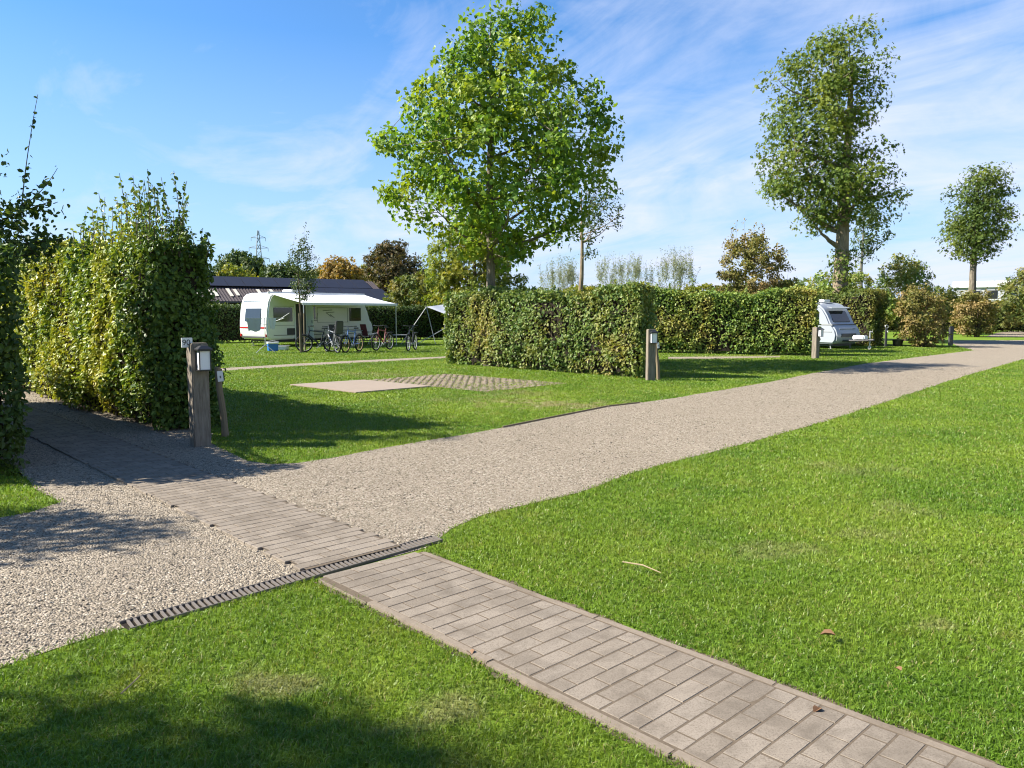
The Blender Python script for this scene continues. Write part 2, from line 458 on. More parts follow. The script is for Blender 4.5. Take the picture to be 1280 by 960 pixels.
BARK = {
    'plane': bark_mat('bark_grey_brown', (0.13, 0.105, 0.08), (0.32, 0.27, 0.20)),
    'ash': bark_mat('bark_tan', (0.22, 0.16, 0.10), (0.44, 0.35, 0.24), 6),
    'dark': bark_mat('bark_dark', (0.06, 0.05, 0.04), (0.15, 0.12, 0.09)),
    'twig': bark_mat('twig_brown', (0.09, 0.065, 0.045), (0.22, 0.16, 0.11), 20),
    'grey': bark_mat('bark_grey', (0.16, 0.15, 0.13), (0.30, 0.28, 0.25)),
}
LEAF = {
    'plane': leaf_mat('leaf_plane', [(0.045, 0.105, 0.012), (0.075, 0.15, 0.018), (0.11, 0.19, 0.022), (0.16, 0.235, 0.028)],
                      [(0.17, 0.23, 0.022), (0.26, 0.28, 0.03)], 0.5, 0.75, 0.42, 0.38, gain=1.85),
    'ash': leaf_mat('leaf_ash', [(0.034, 0.060, 0.013), (0.052, 0.086, 0.016), (0.078, 0.115, 0.021), (0.115, 0.15, 0.028)],
                    [(0.12, 0.145, 0.022), (0.17, 0.18, 0.028)], 0.45, 0.7, 0.32, 0.5, 0.22, 3.0, gain=2.1),
    'ash_far': leaf_mat('leaf_dark_ash', [(0.032, 0.055, 0.013), (0.050, 0.080, 0.016), (0.082, 0.112, 0.022)],
                        [(0.10, 0.125, 0.02), (0.14, 0.155, 0.026)], 0.3, 0.6, 0.28, 0.5, 0.22, 7.0, gain=2.0),
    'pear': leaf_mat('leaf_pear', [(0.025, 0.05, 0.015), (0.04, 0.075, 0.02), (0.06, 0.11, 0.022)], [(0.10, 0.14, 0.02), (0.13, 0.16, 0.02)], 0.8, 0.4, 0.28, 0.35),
    'beech_gold': leaf_mat('leaf_hornbeam_gold', [(0.04, 0.085, 0.014), (0.09, 0.15, 0.02), (0.16, 0.22, 0.026), (0.26, 0.29, 0.04)],
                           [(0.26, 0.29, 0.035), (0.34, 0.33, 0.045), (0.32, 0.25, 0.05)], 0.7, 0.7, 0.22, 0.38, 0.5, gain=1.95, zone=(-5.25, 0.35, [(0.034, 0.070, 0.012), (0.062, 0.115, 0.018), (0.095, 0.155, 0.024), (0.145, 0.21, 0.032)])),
    'beech': leaf_mat('leaf_hornbeam', [(0.045, 0.085, 0.018), (0.075, 0.12, 0.028), (0.11, 0.155, 0.038), (0.17, 0.19, 0.06)],
                      [(0.22, 0.22, 0.045), (0.26, 0.20, 0.055), (0.20, 0.12, 0.04)], 0.75, 0.55, 0.30, 0.40, 0.5, 11.0, gain=2.2),
    'beech_b': leaf_mat('leaf_hornbeam_b', [(0.04, 0.08, 0.015), (0.075, 0.125, 0.022), (0.12, 0.17, 0.03), (0.18, 0.21, 0.045)],
                        [(0.21, 0.21, 0.04), (0.24, 0.19, 0.05), (0.18, 0.12, 0.04)], 0.6, 0.7, 0.30, 0.40, 0.5, 5.0, gain=2.35),
    'dark': leaf_mat('leaf_dark', [(0.022, 0.045, 0.012), (0.036, 0.065, 0.016), (0.055, 0.09, 0.02)], [(0.09, 0.11, 0.022), (0.12, 0.13, 0.03)], 0.5, 0.5, 0.25, 0.45, gain=1.9),
    'yellow': leaf_mat('leaf_yellow_green', [(0.08, 0.125, 0.018), (0.14, 0.19, 0.024), (0.21, 0.23, 0.03)], [(0.26, 0.23, 0.03), (0.31, 0.25, 0.03)], 0.5, 0.7, 0.35, 0.42, 0.4, 2.0),
    'rust': leaf_mat('leaf_rust', [(0.05, 0.055, 0.018), (0.09, 0.075, 0.03), (0.12, 0.08, 0.032)], [(0.06, 0.08, 0.02), (0.13, 0.09, 0.035)], 0.4, 0.6, 0.25, 0.5, 0.4, 4.0),
    'autumn': leaf_mat('leaf_autumn', [(0.22, 0.15, 0.035), (0.28, 0.17, 0.04), (0.20, 0.16, 0.035)], [(0.13, 0.14, 0.03), (0.30, 0.16, 0.05)], 0.4, 0.6, 0.3, 0.5, 0.4, 6.0),
    'willow': leaf_mat('leaf_willow', [(0.16, 0.19, 0.10), (0.21, 0.24, 0.13), (0.26, 0.27, 0.17)], None, trans=0.3, rough=0.5),
    'bush': leaf_mat('leaf_bush', [(0.05, 0.085, 0.018), (0.085, 0.12, 0.024), (0.13, 0.16, 0.032)], [(0.19, 0.18, 0.04), (0.24, 0.18, 0.05)], 0.5, 0.75, 0.32, 0.45, 0.4, 8.0, gain=1.6),
    'bushtan': leaf_mat('leaf_bush_tan', [(0.09, 0.10, 0.025), (0.14, 0.14, 0.03), (0.21, 0.17, 0.05)], [(0.26, 0.18, 0.07), (0.28, 0.19, 0.09)], 0.6, 0.8, 0.28, 0.45, 0.4, 9.0),
    'sapling': leaf_mat('leaf_sapling', [(0.035, 0.06, 0.02), (0.055, 0.085, 0.025), (0.08, 0.115, 0.035)], None, trans=0.28, rough=0.4),
}

# ------------------------------------------------------------------ foliage
def unit(a):
    return a / np.maximum(np.linalg.norm(a, axis=-1, keepdims=True), 1e-9)


TEMPL = {
    'oval': (np.array([[0, 0, 0], [-.30, .32, .10], [-.25, .70, .08], [0, 1, -.05], [.25, .70, .08], [.30, .32, .10]]), [(0, 3, 2, 1), (0, 5, 4, 3)]),
    'rhomb': (np.array([[0, 0, 0], [-.30, .5, .09], [0, 1, -.03], [.30, .5, .09]]), [(0, 2, 1), (0, 3, 2)]),
    'narrow': (np.array([[0, 0, 0], [-.10, .5, .03], [0, 1, -.05], [.10, .5, .03]]), [(0, 2, 1), (0, 3, 2)]),
    'palm': (np.array([[0, 0, 0], [-.42, .12, .06], [-.55, .55, .10], [-.25, .55, .04], [0, 1, -.08], [.25, .55, .04], [.55, .55, .10], [.42, .12, .06]]),
             [(0, 2, 1), (0, 3, 2), (0, 4, 3), (0, 5, 4), (0, 6, 5), (0, 7, 6)]),
    'spray': (np.array([[0, 0, 0], [-.34, .25, .05], [-.08, .35, .0], [-.38, .62, .06], [-.07, .68, 0], [0, 1, -.06], [.07, .68, 0], [.38, .62, .06], [.08, .35, 0], [.34, .25, .05]]),
              [(0, 2, 1), (2, 4, 3), (0, 5, 4), (0, 4, 2), (0, 6, 5), (0, 8, 6), (8, 7, 6), (0, 9, 8)]),
}


def leaves(P, Nrm, size, rng, tmpl='oval', jitter=0.7, hang=0.35):
    """returns vertices and faces of one leaf per point"""
    n = len(P)
    T, faces = TEMPL[tmpl]
    z = unit(unit(Nrm) + rng.normal(0, jitter, (n, 3)))
    d = rng.normal(0, 1, (n, 3)) + np.array([0, 0, -hang * 2])
    y = unit(d - (d * z).sum(1, keepdims=True) * z)
    x = np.cross(y, z)
    s = (size * rng.uniform(0.5, 1.35, n))[:, None, None]
    V = P[:, None, :] + s * (T[None, :, 0:1] * x[:, None, :] + T[None, :, 1:2] * y[:, None, :] + T[None, :, 2:3] * z[:, None, :])
    k = len(T)
    off = (np.arange(n) * k)[:, None]
    by = {}
    for f in faces:
        by.setdefault(len(f), []).append(off + np.array(f)[None, :])
    return V.reshape(-1, 3), [np.concatenate(v) for v in by.values()]


def bez(a, b, c, n):
    a, b, c = np.array(a), np.array(b), np.array(c)
    t = np.linspace(0, 1, n)[:, None]
    return (1 - t) ** 2 * a + 2 * t * (1 - t) * b + t * t * c


def prof(x0, d, rows):
    """crown outline measured from the photo -> (height, left, right) in metres about the trunk"""
    out = []
    for y, a, b in rows:
        up_ = d * math.tan(math.atan((480 - y) / F) - PITCH)
        fw = d * CP - up_ * SP
        xb = (x0 - 640) / F * d
        out.append((CH + up_, (a - 640) / F * fw - xb, (b - 640) / F * fw - xb))
    return sorted(out)


def crown_points(pr, K, rng, rc, depth=0.9, outer=0.42, gaps=0.0):
    zs = np.array([p[0] for p in pr]); xl = np.array([p[1] for p in pr]); xr = np.array([p[2] for p in pr])
    out = []
    fine = np.linspace(zs[0], zs[-1], 200)
    w = np.interp(fine, zs, xr) - np.interp(fine, zs, xl)
    wz = np.maximum(w, 0.05) ** 1.6; wz /= wz.sum()
    mind = rc * 0.62
    tries = 0
    while len(out) < K and tries < K * 40:
        tries += 1
        z = rng.choice(fine, p=wz) + rng.normal(0, 0.02)
        l, r = np.interp(z, zs, xl), np.interp(z, zs, xr)
        cx, rx = (l + r) / 2, max((r - l) / 2 - rc * 0.75, 0.03)
        a = rng.uniform(0, 2 * PI); q = rng.uniform(0, 1) ** outer
        x = cx + rx * q * math.cos(a); y = rx * depth * q * math.sin(a)
        p = np.array([x, y, z])
        if out and tries < K * 25:
            if np.min(np.linalg.norm(np.array(out) - p, axis=1)) < mind:
                continue
        out.append(p)
    return np.array(out)


def tree(name, label, cat, base, tr, pr, K, rc, per, size, leafm, barkm, seed, tmpl='oval', limbs=9, zmin=None, depth=0.9,
         top=0.9, group=None, lean=0.0, multi=False, jitter=0.75, outer=0.42, flat=0.75, hang=0.35, wob=0.02, shoots=0, shoot_h=1.0, ivy=0, trunk_h=None):
    rng = np.random.default_rng(seed)
    root = thing(name, label, cat, (base[0], base[1], 0), 0, group)
    H = pr[-1][0]
    if zmin is None:
        zmin = pr[0][0] * 0.75
    C = crown_points(pr, K, rng, rc, depth, outer)
    mb = MB()
    zs = np.array([p[0] for p in pr]); mid = np.array([(p[1] + p[2]) / 2 for p in pr])
    ztop = H * top
    nT = 14
    tz = np.linspace(0, ztop, nT)
    tx = np.interp(tz, [0, zmin, H], [0, lean * 0.5, lean]) + np.cumsum(rng.normal(0, wob, nT)) * (tz > 0)
    ty = np.cumsum(rng.normal(0, wob, nT)) * (tz > 0)
    rad = tr * np.clip((1 - tz / (H * 1.02)), 0.05, 1) ** 0.8
    rad[0] = tr * 1.35; 
    TP = np.stack([tx, ty, tz], 1)
    tz2 = np.insert(tz, 1, 0.25 * min(1, zmin)); 
    if not multi:
        pts = [tuple(TP[0]), tuple(TP[0] * 0.7 + TP[1] * 0.3)] + [tuple(q) for q in TP[1:]]
        rr = [rad[0], tr * 1.02] + list(rad[1:])
        mb.tube(pts, rr, 10)
    # limbs
    tipi = []
    far = np.full(len(C), 1e9)
    i = int(np.argmax(C[:, 2])) if len(C) else 0
    for _ in range(min(limbs, len(C))):
        tipi.append(i)
        far = np.minimum(far, np.linalg.norm(C - C[i], axis=1))
        i = int(np.argmax(far))
    nodes = [TP[j] for j in range(nT) if tz[j] >= zmin] if not multi else []
    for i in tipi:
        tip = C[i]
        if multi:
            a = np.array([rng.normal(0, tr * 1.5), rng.normal(0, tr * 1.5), 0.0])
            ctrl = a * 0.5 + np.array([tip[0] * 0.35, tip[1] * 0.35, tip[2] * 0.6])
            r0 = tr * rng.uniform(0.35, 0.6)
        else:
            hd = math.hypot(tip[0], tip[1])
            za = min(max(tip[2] - hd * rng.uniform(0.45, 0.85), zmin * rng.uniform(1.0, 1.35)), ztop * 0.93)
            a = np.array([np.interp(za, tz, tx), np.interp(za, tz, ty), za])
            ctrl = a + (tip - a) * np.array([0.62, 0.62, 0.30])
            r0 = np.interp(za, tz, rad) * rng.uniform(0.42, 0.62)
        P = bez(a, ctrl, tip, 9)
        P[1:-1] += rng.normal(0, 0.012 * max(1, H * 0.12), (7, 3))
        mb.tube([tuple(q) for q in P], list(np.linspace(r0, max(r0 * 0.15, 0.006), 9)), 7, cap=False)
        nodes += list(P[3:])
    nodes = np.array(nodes)
    twr = max(0.006, tr * 0.07)
    for i, cpt in enumerate(C):
        if i in tipi:
            continue
        dd = np.linalg.norm(nodes - cpt, axis=1) + np.maximum(0, nodes[:, 2] - cpt[2]) * 1.5
        a = nodes[int(np.argmin(dd))]
        ctrl = a + (cpt - a) * np.array([0.6, 0.6, 0.35])
        P = bez(a, ctrl, cpt, 5)
        mb.tube([tuple(q) for q in P], list(np.linspace(twr, twr * 0.35, 5)), 5, cap=False)
    # leaf clumps
    cnt = np.maximum(3, rng.poisson(per, len(C)))
    idx = np.repeat(np.arange(len(C)), cnt)
    d = rng.normal(0, 1, (len(idx), 3)); d = unit(d) * (rng.uniform(0, 1, (len(idx), 1)) ** 0.45)
    P = C[idx] + d * rc * np.array([1, 1, flat]) * (0.7 + 0.6 * rng.random(len(C)))[idx][:, None]
    cen = np.array([np.interp(P[:, 2], zs, mid), np.zeros(len(P)), P[:, 2]]).T
    Nn = unit(P - cen + 1e-6) * 0.5 + d * 0.6 + np.array([0, 0, 0.55])
    VV = [P]; NN = [Nn]
    # long shoots above the crown
    for k in range(shoots):
        j = int(rng.integers(len(C)))
        a = C[j]
        z_t = a[2] + shoot_h * rng.uniform(0.4, 1.0)
        if a[2] < zs[-1] * 0.72:
            continue
        b = np.array([a[0] + rng.normal(0, 0.14) * shoot_h, a[1] + rng.normal(0, 0.14) * shoot_h, z_t])
        Q = bez(a, (a + b) / 2 + rng.normal(0, 0.04, 3), b, 8)
        mb.tube([tuple(q) for q in Q], list(np.linspace(twr * 0.6, twr * 0.25, 8)), 4, cap=False)
        nl = int(9 * shoot_h) + 5
        t = rng.uniform(0.05, 1, nl)
        S = np.stack([np.interp(t, np.linspace(0, 1, 8), Q[:, q]) for q in range(3)], 1) + rng.normal(0, size * 0.3, (nl, 3))
        VV.append(S); NN.append(rng.normal(0, 1, (nl, 3)))
    for k in range(ivy):
        z = rng.uniform(0.28, 0.62) * zmin * 1.5 + 0.5
        a = rng.uniform(0, 2 * PI)
        r = np.interp(z, tz, rad) + abs(rng.normal(0, tr * 0.45))
        VV.append(np.array([[np.interp(z, tz, tx) + r * math.cos(a), np.interp(z, tz, ty) + r * math.sin(a), z]]))
        NN.append(np.array([[math.cos(a), math.sin(a), 0.3]]))
    P = np.concatenate(VV); Nn = np.concatenate(NN)
    keep = P[:, 2] > 0.03
    V, polys = leaves(P[keep], Nn[keep], size, rng, tmpl, jitter, hang)
    mb.build('trunk' if not multi else 'stems', barkm, root, smooth=True, fix=False)
    np_mesh('crown' if not multi else 'foliage', V, polys, leafm, root)
    return root


def hedge(name, label, p0, p1, th, h0, h1, leafm, seed, dens=700, size=0.075, tmpl='oval', lump=0.10, shoots=0, shoot_h=0.8,
          thin=None, group='clipped hedges', cat='hedge', shoot_range=(0, 1), foot=0.05, topvar=0.08):
    """front line p0->p1, body lies to the far side (left of the direction p1->p0)"""
    rng = np.random.default_rng(seed)
    p0 = np.array(p0, float); p1 = np.array(p1, float)
    root = thing(name, label, cat, (p0[0], p0[1], 0), 0, group)
    Ld = np.linalg.norm(p1 - p0); u = (p1 - p0) / Ld
    n = np.array([u[1], -u[0]])
    if n[1] > 0:
        n = -n
    ph = rng.uniform(0, 6, 8)

    def bulge(s, z):
        return lump * (0.45 * np.sin(s * 1.3 + ph[0]) * np.cos(z * 1.7 + ph[1]) + 0.30 * np.sin(s * 2.9 + z * 2.7 + ph[2]) + 0.3 * np.sin(s * 4.9 + ph[4]) * np.sin(z * 5.6 + 1.5 * np.sin(s * 2.2) + ph[3]) + 0.22 * np.sin(s * 9.1 + 3 * z) * np.sin(z * 8.3 - 2 * s))

    def hh(s):
        return h0 + (h1 - h0) * s / Ld + topvar * (np.sin(s * 0.9 + ph[4]) + 0.6 * np.sin(s * 2.7 + ph[5]) + 0.5 * np.sin(s * 5.9 + ph[6]))

    # solid dark core well inside, added to block light and darken the gaps
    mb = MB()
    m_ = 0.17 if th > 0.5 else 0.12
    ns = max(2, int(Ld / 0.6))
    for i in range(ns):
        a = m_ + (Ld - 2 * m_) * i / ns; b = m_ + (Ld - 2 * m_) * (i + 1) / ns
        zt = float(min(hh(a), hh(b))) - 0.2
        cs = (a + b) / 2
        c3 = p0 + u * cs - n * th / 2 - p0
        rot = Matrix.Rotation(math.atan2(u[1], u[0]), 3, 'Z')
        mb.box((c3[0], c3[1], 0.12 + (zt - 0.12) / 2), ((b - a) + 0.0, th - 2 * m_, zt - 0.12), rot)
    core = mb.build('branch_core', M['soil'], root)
    # visible stems and twigs
    mb = MB()
    for k in range(int(Ld * 9)):
        s = rng.uniform(0.05, Ld - 0.05); q = rng.uniform(0.16, th - 0.14)
        a = u * s - n * q
        z1 = rng.uniform(0.5, 0.95) * float(hh(s))
        b = u * (s + rng.normal(0, 0.18)) - n * np.clip(q + rng.normal(0, 0.10), 0.07, th - 0.05)
        pts = bez((a[0], a[1], 0), ((a + b)[0] / 2 + rng.normal(0, .05), (a + b)[1] / 2, z1 * 0.5), (b[0], b[1], z1), 5)
        r0 = rng.uniform(0.008, 0.022)
        mb.tube([tuple(x) for x in pts], list(np.linspace(r0, 0.004, 5)), 5, cap=False)
    P = []; Nn = []
    def add(s, q, z, nx):
        xy = u[None, :] * s[:, None] - n[None, :] * q[:, None]
        P.append(np.column_stack([xy, z])); Nn.append(nx)
    hm = (h0 + h1) / 2
    # front and back faces
    for side in (0, 1):
        k = int(Ld * hm * dens * (1.0 if side == 0 else 0.55))
        s = rng.uniform(0, Ld, k); z = foot + (hh(s) - foot) * rng.uniform(0, 1, k)
        dep = rng.exponential(0.055, k) - 0.02
        b = bulge(s, z)
        # the foot of a clipped hedge is thinner
        pull = 0.16 * np.clip(1 - z / 0.45, 0, 1)
        keep = rng.uniform(0, 1, k) < np.clip(0.35 + z / 0.5, 0, 1)
        if thin is not None and side == 0:
            for (s0, w, z0, z1, amt) in thin:
                mask = np.exp(-((s - s0) / w) ** 2) * ((z > z0) & (z < z1))
                keep &= rng.uniform(0, 1, k) > mask * amt
        if side == 0:
            q = dep - b + pull; nx = np.tile([n[0], n[1], 0.75], (k, 1))
        else:
            q = th - dep + b - pull; nx = np.tile([-n[0], -n[1], 0.35], (k, 1))
        add(s[keep], q[keep], z[keep], nx[keep])
    # ends
    for side in (0, 1):
        k = int(th * hm * dens * 2.0)
        q = rng.uniform(0, th, k); dep = rng.exponential(0.09, k) - 0.02
        s = dep if side == 0 else Ld - dep
        z = foot + (hh(s) - foot) * rng.uniform(0, 1, k)
        bb = bulge(q + 3 * side, z)
        s = s - bb if side == 0 else s + bb
        sg = -1 if side == 0 else 1
        add(s, q, z, np.tile([sg * u[0], sg * u[1], 0.35], (k, 1)))
    # top
    k = int(th * Ld * dens * 1.2)
    s = rng.uniform(0, Ld, k); q = rng.uniform(0, th, k)
    z = hh(s) - rng.exponential(0.06, k) + np.abs(rng.normal(0, 0.05, k))
    add(s, q, z, np.tile([n[0] * .3, n[1] * .3, 1.0], (k, 1)))
    P = np.concatenate(P); Nn = np.concatenate(Nn)
    # shoots
    for k in range(shoots):
        s = rng.uniform(*shoot_range) * Ld; q = rng.uniform(0.05, th - 0.05)
        a = u * s - n * q; z0 = float(hh(s)) - 0.15
        hgt = shoot_h * (0.18 + 0.82 * rng.uniform(0, 1) ** 2.2)
        b = (a[0] + rng.normal(0, 0.13) * hgt, a[1] + rng.normal(0, 0.13) * hgt, z0 + hgt + 0.15)
        Q = bez((a[0], a[1], z0), ((a[0] + b[0]) / 2 + rng.normal(0, .05), (a[1] + b[1]) / 2, (z0 + b[2]) / 2), b, 8)
        mb.tube([tuple(x) for x in Q], list(np.linspace(0.007, 0.003, 8)), 4, cap=False)
        nl = int(38 * hgt) + 8
        t = rng.uniform(0, 1, nl) ** 1.25
        S = np.stack([np.interp(t, np.linspace(0, 1, 8), Q[:, j]) for j in range(3)], 1)
        S += rng.normal(0, 0.05, (nl, 3)) * (1.15 - t)[:, None]
        P = np.concatenate([P, S]); Nn = np.concatenate([Nn, rng.normal(0, 1, (nl, 3)) + np.array([0, 0, 0.5])])
    mb.build('stems', BARK['twig'], root, smooth=True, fix=False)
    keep = P[:, 2] > 0.02
    V, polys = leaves(P[keep], Nn[keep], size, rng, tmpl, 0.75, 0.4)
    np_mesh('foliage', V, polys, leafm, root)
    return root


# ------------------------------------------------------------------ the ground
def sheet(name, pts, z, mat, kind='structure'):
    vs = [Vector((a, b, 0)) for a, b in pts]
    tris = tessellate_polygon([vs])
    mb = MB(); mb.add([(a, b, z) for a, b in pts], [tuple(t) for t in tris])
    o = mb.build(name, mat)
    for p_ in o.data.polygons:
        if p_.normal.z < 0:
            p_.flip()
    tag(o, kind=kind)
    return o


def inside(poly, X, Y):
    res = np.zeros(len(X), bool)
    n = len(poly)
    for i in range(n):
        x1, y1 = poly[i]; x2, y2 = poly[(i + 1) % n]
        c = ((y1 > Y) != (y2 > Y))
        xi = (x2 - x1) * (Y - y1) / ((y2 - y1) if abs(y2 - y1) > 1e-12 else 1e-12) + x1
        res ^= c & (X < xi)
    return res


def wobble(pts, step, amp, seed):
    """resample a polyline and give it an uneven, hand-cut edge"""
    rng = random.Random(seed); out = []
    for i in range(len(pts) - 1):
        a, b = pts[i], pts[i + 1]
        d = math.hypot(b[0] - a[0], b[1] - a[1]); k = max(1, int(d / step))
        for j in range(k):
            t = j / k
            out.append((a[0] + (b[0] - a[0]) * t + rng.gauss(0, amp), a[1] + (b[1] - a[1]) * t + rng.gauss(0, amp)))
    out.append(pts[-1])
    return out


ring = [(700 * math.cos(2 * PI * i / 64), 700 * math.sin(2 * PI * i / 64) + 100) for i in range(64)]
sheet('ground', ring, 0.0, M['turf'])

PU = np.array([-0.686, 0.728]); PN = np.array([-0.728, -0.686])   # along the path (away), across it (to the left)
PO = np.array([-0.655, 5.076]); PW = 0.775                            # right edge where it meets the drain

low = [G(x, y) for x, y in [(530, 686), (566, 660), (606, 644), (646, 634), (682, 626), (722, 616), (752, 606), (785, 594), (850, 575), (940, 553), (1020, 530), (1100, 505), (1200, 472), (1280, 449), (1400, 427)]]
up = [G(x, y) for x, y in [(1400, 425), (1192, 425.5), (1188, 428), (1200, 434), (1217, 438), (1150, 446), (1080, 455), (1020, 466), (960, 478), (900, 488), (830, 500), (760, 508), (680, 524), (600, 540), (545, 549), (470, 562), (420, 572), (375, 579), (340, 580), (310, 576), (285, 565), (262, 553)]]
leftside = [(-3.95, 10.1), (-8.7, 14.75), (-12.9, 19.0), (-14.6, 17.6), (-5.0, 7.75), (-5.45, 7.45), G(24, 588), G(44, 611), G(74, 628), G(40, 640), G(0, 648), G(-200, 690), G(-420, 760), G(-500, 900), G(-200, 880), G(0, 836), G(83, 807)]
drain_a = np.array([-1.97, 3.80]); drain_b = np.array([-0.56, 5.30])
gravel_poly = wobble(low, 0.35, 0.012, 1) + wobble(up, 0.35, 0.012, 2) + wobble(leftside, 0.35, 0.012, 3) + [tuple(drain_a)]
sheet('gravel_road', gravel_poly, 0.004, M['gravel'])
strip1 = [G(258, 465), G(350, 459), G(460, 453), G(560, 447.6), G(560, 445.4), G(450, 450.5), G(350, 456), G(258, 461.5)]
strip1 = wobble(strip1[:4], 0.6, 0.03, 4) + wobble(strip1[4:], 0.6, 0.03, 5)
sheet('gravel_track', strip1, 0.004, M['gravel'])
strip2 = [G(835, 449), G(900, 448.6), G(975, 447), G(975, 445.4), G(835, 446.2)]
sheet('gravel_track', strip2, 0.004, M['gravel'])
strip3 = [G(1232, 421), G(1420, 421), G(1420, 414.5), G(1262, 414), G(1246, 416)]
sheet('gravel_road', strip3, 0.004, M['gravel'])

# brick path: one mesh of single laid bricks with open joints, a sand bed and concrete edging
rng = np.random.default_rng(5)
S0, S1 = -4.6, 13.5
mb = MB()
course = 0.0985
bl = 0.197
for i in range(int((S1 - S0) / course)):
    s0 = S0 + i * course
    if -0.105 < s0 + course / 2 < 0.125:
        continue
    t = 0.045 - (i % 2) * bl * 0.5
    while t < PW - 0.03:
        lo_, hi_ = (0.045, PW - 0.045) if s0 < 0 else (0.0 + max(0, rng.normal(0.0, 0.012)), PW - max(0, rng.normal(0.0, 0.012)))
        a, b = max(t, lo_), min(t + bl, hi_)
        t += bl
        if b - a < 0.03:
            continue
        g_ = 0.0022
        dx, dy = rng.normal(0, 0.0012, 2)
        zt = 0.0218 + rng.normal(0, 0.0004)
        tl = rng.normal(0, 0.0003, 4)
        c4 = [(a + g_, s0 + g_), (b - g_, s0 + g_), (b - g_, s0 + course - g_), (a + g_, s0 + course - g_)]
        c4 = [(q + dx, w + dy) for q, w in c4]
        be = 0.0035
        ins = [(a + g_ + be, s0 + g_ + be), (b - g_ - be, s0 + g_ + be), (b - g_ - be, s0 + course - g_ - be), (a + g_ + be, s0 + course - g_ - be)]
        ins = [(q + dx, w + dy) for q, w in ins]
        vs = []
        for (lst, zz) in ((c4, 0.004), (c4, zt - 0.004), (ins, zt)):
            for k, (q, w) in enumerate(lst):
                xy = PO + PN * q + PU * w
                vs.append((xy[0], xy[1], zz + (tl[k] if zz > 0.005 else 0)))
        fs = [(8, 9, 10, 11)]
        for k in range(4):
            k2 = (k + 1) % 4
            fs += [(k, k2, k2 + 4, k + 4), (k + 4, k2 + 4, k2 + 8, k + 8)]
        mb.add(vs, fs)
tag(mb.build('brick_path', M['brick']), kind='structure')
def pq(q, w):
    xy = PO + PN * q + PU * w
    return (float(xy[0]), float(xy[1]))
be_ = wobble([pq(0.004, S0), pq(0.004, -0.10)], 0.3, 0.001, 11) + wobble([pq(PW - 0.004, -0.10), pq(PW - 0.004, S0)], 0.3, 0.001, 14)
sheet('path_bed', be_, 0.0204, M['sand'])
be_ = wobble([pq(0.03, 0.1), pq(0.03, S1)], 0.12, 0.006, 12) + wobble([pq(PW - 0.03, S1), pq(PW - 0.03, 0.1)], 0.12, 0.006, 13)
sheet('path_bed', be_, 0.0197, M['sand'])
for i_, (qa, qb) in enumerate(((-0.045, 0.0), (PW, PW + 0.03))):
    st = wobble([pq(qa, S0), pq(qa, -0.1)], 0.10, 0.014, 40 + i_) + [pq(qb, -0.1), pq(qb, S0)] if i_ == 0 else [pq(qa, S0), pq(qa, -0.1)] + wobble([pq(qb, -0.1), pq(qb, S0)], 0.10, 0.010, 41)
    sheet('bare_soil', st, 0.005, M['sand'])
mb = MB()
for side in (0, 1):
    w = S0
    while w < -0.2:
        w2 = min(w + 0.995, -0.11)
        if not (w < 0.125 and w2 > -0.105):
            segs = [(w, w2)]
        else:
            segs = [(w, -0.11)]
        for a, b in segs:
            if b - a < 0.03: continue
            q0, q1 = ((-0.004, 0.042) if side == 0 else (PW - 0.042, PW + 0.004))
            jig = rng.normal(0, 0.004)
            z = 0.0222 + rng.normal(0, 0.0008)
            pts = [pq(q0 + jig, a + .002), pq(q1 + jig, a + .002), pq(q1 + jig, b - .002), pq(q0 + jig, b - .002)]
            mb.prism(pts, 'xy', 0.003, z)
        w = w2
tag(mb.build('path_edging', M['edging'], bevel=0.004), kind='structure')

# drain channel across path and gravel: cast frame with a slotted grate
root = thing('drain_channel', 'long rusty grey slotted drain channel crossing the brick path beside the gravel', 'drain', (float(drain_a[0]), float(drain_a[1]), 0), math.atan2(drain_b[1] - drain_a[1], drain_b[0] - drain_a[0]))
DL = float(np.linalg.norm(drain_b - drain_a)) + 0.05
mb = MB()
mb.box((DL / 2, 0.0625, 0.009), (DL, 0.009, 0.018)); mb.box((DL / 2, -0.0625, 0.009), (DL, 0.009, 0.018))
mb.build('frame', M['iron'], root, bevel=0.002)
mb = MB()
mb.box((DL / 2, 0, 0.0035), (DL, 0.112, 0.003))
mb.build('channel_floor', M['soil'], root)
mb = MB()
x = 0.015
while x < DL - 0.01:
    mb.add([(x, -0.057, 0.016), (x + 0.014, -0.057, 0.016), (x + 0.030, 0.057, 0.016), (x + 0.016, 0.057, 0.016),
            (x, -0.057, 0.006), (x + 0.014, -0.057, 0.006), (x + 0.030, 0.057, 0.006), (x + 0.016, 0.057, 0.006)],
           [(0, 1, 2, 3), (4, 7, 6, 5), (0, 4, 5, 1), (1, 5, 6, 2), (2, 6, 7, 3), (3, 7, 4, 0)])
    x += 0.034
mb.build('grate', M['iron'], root)

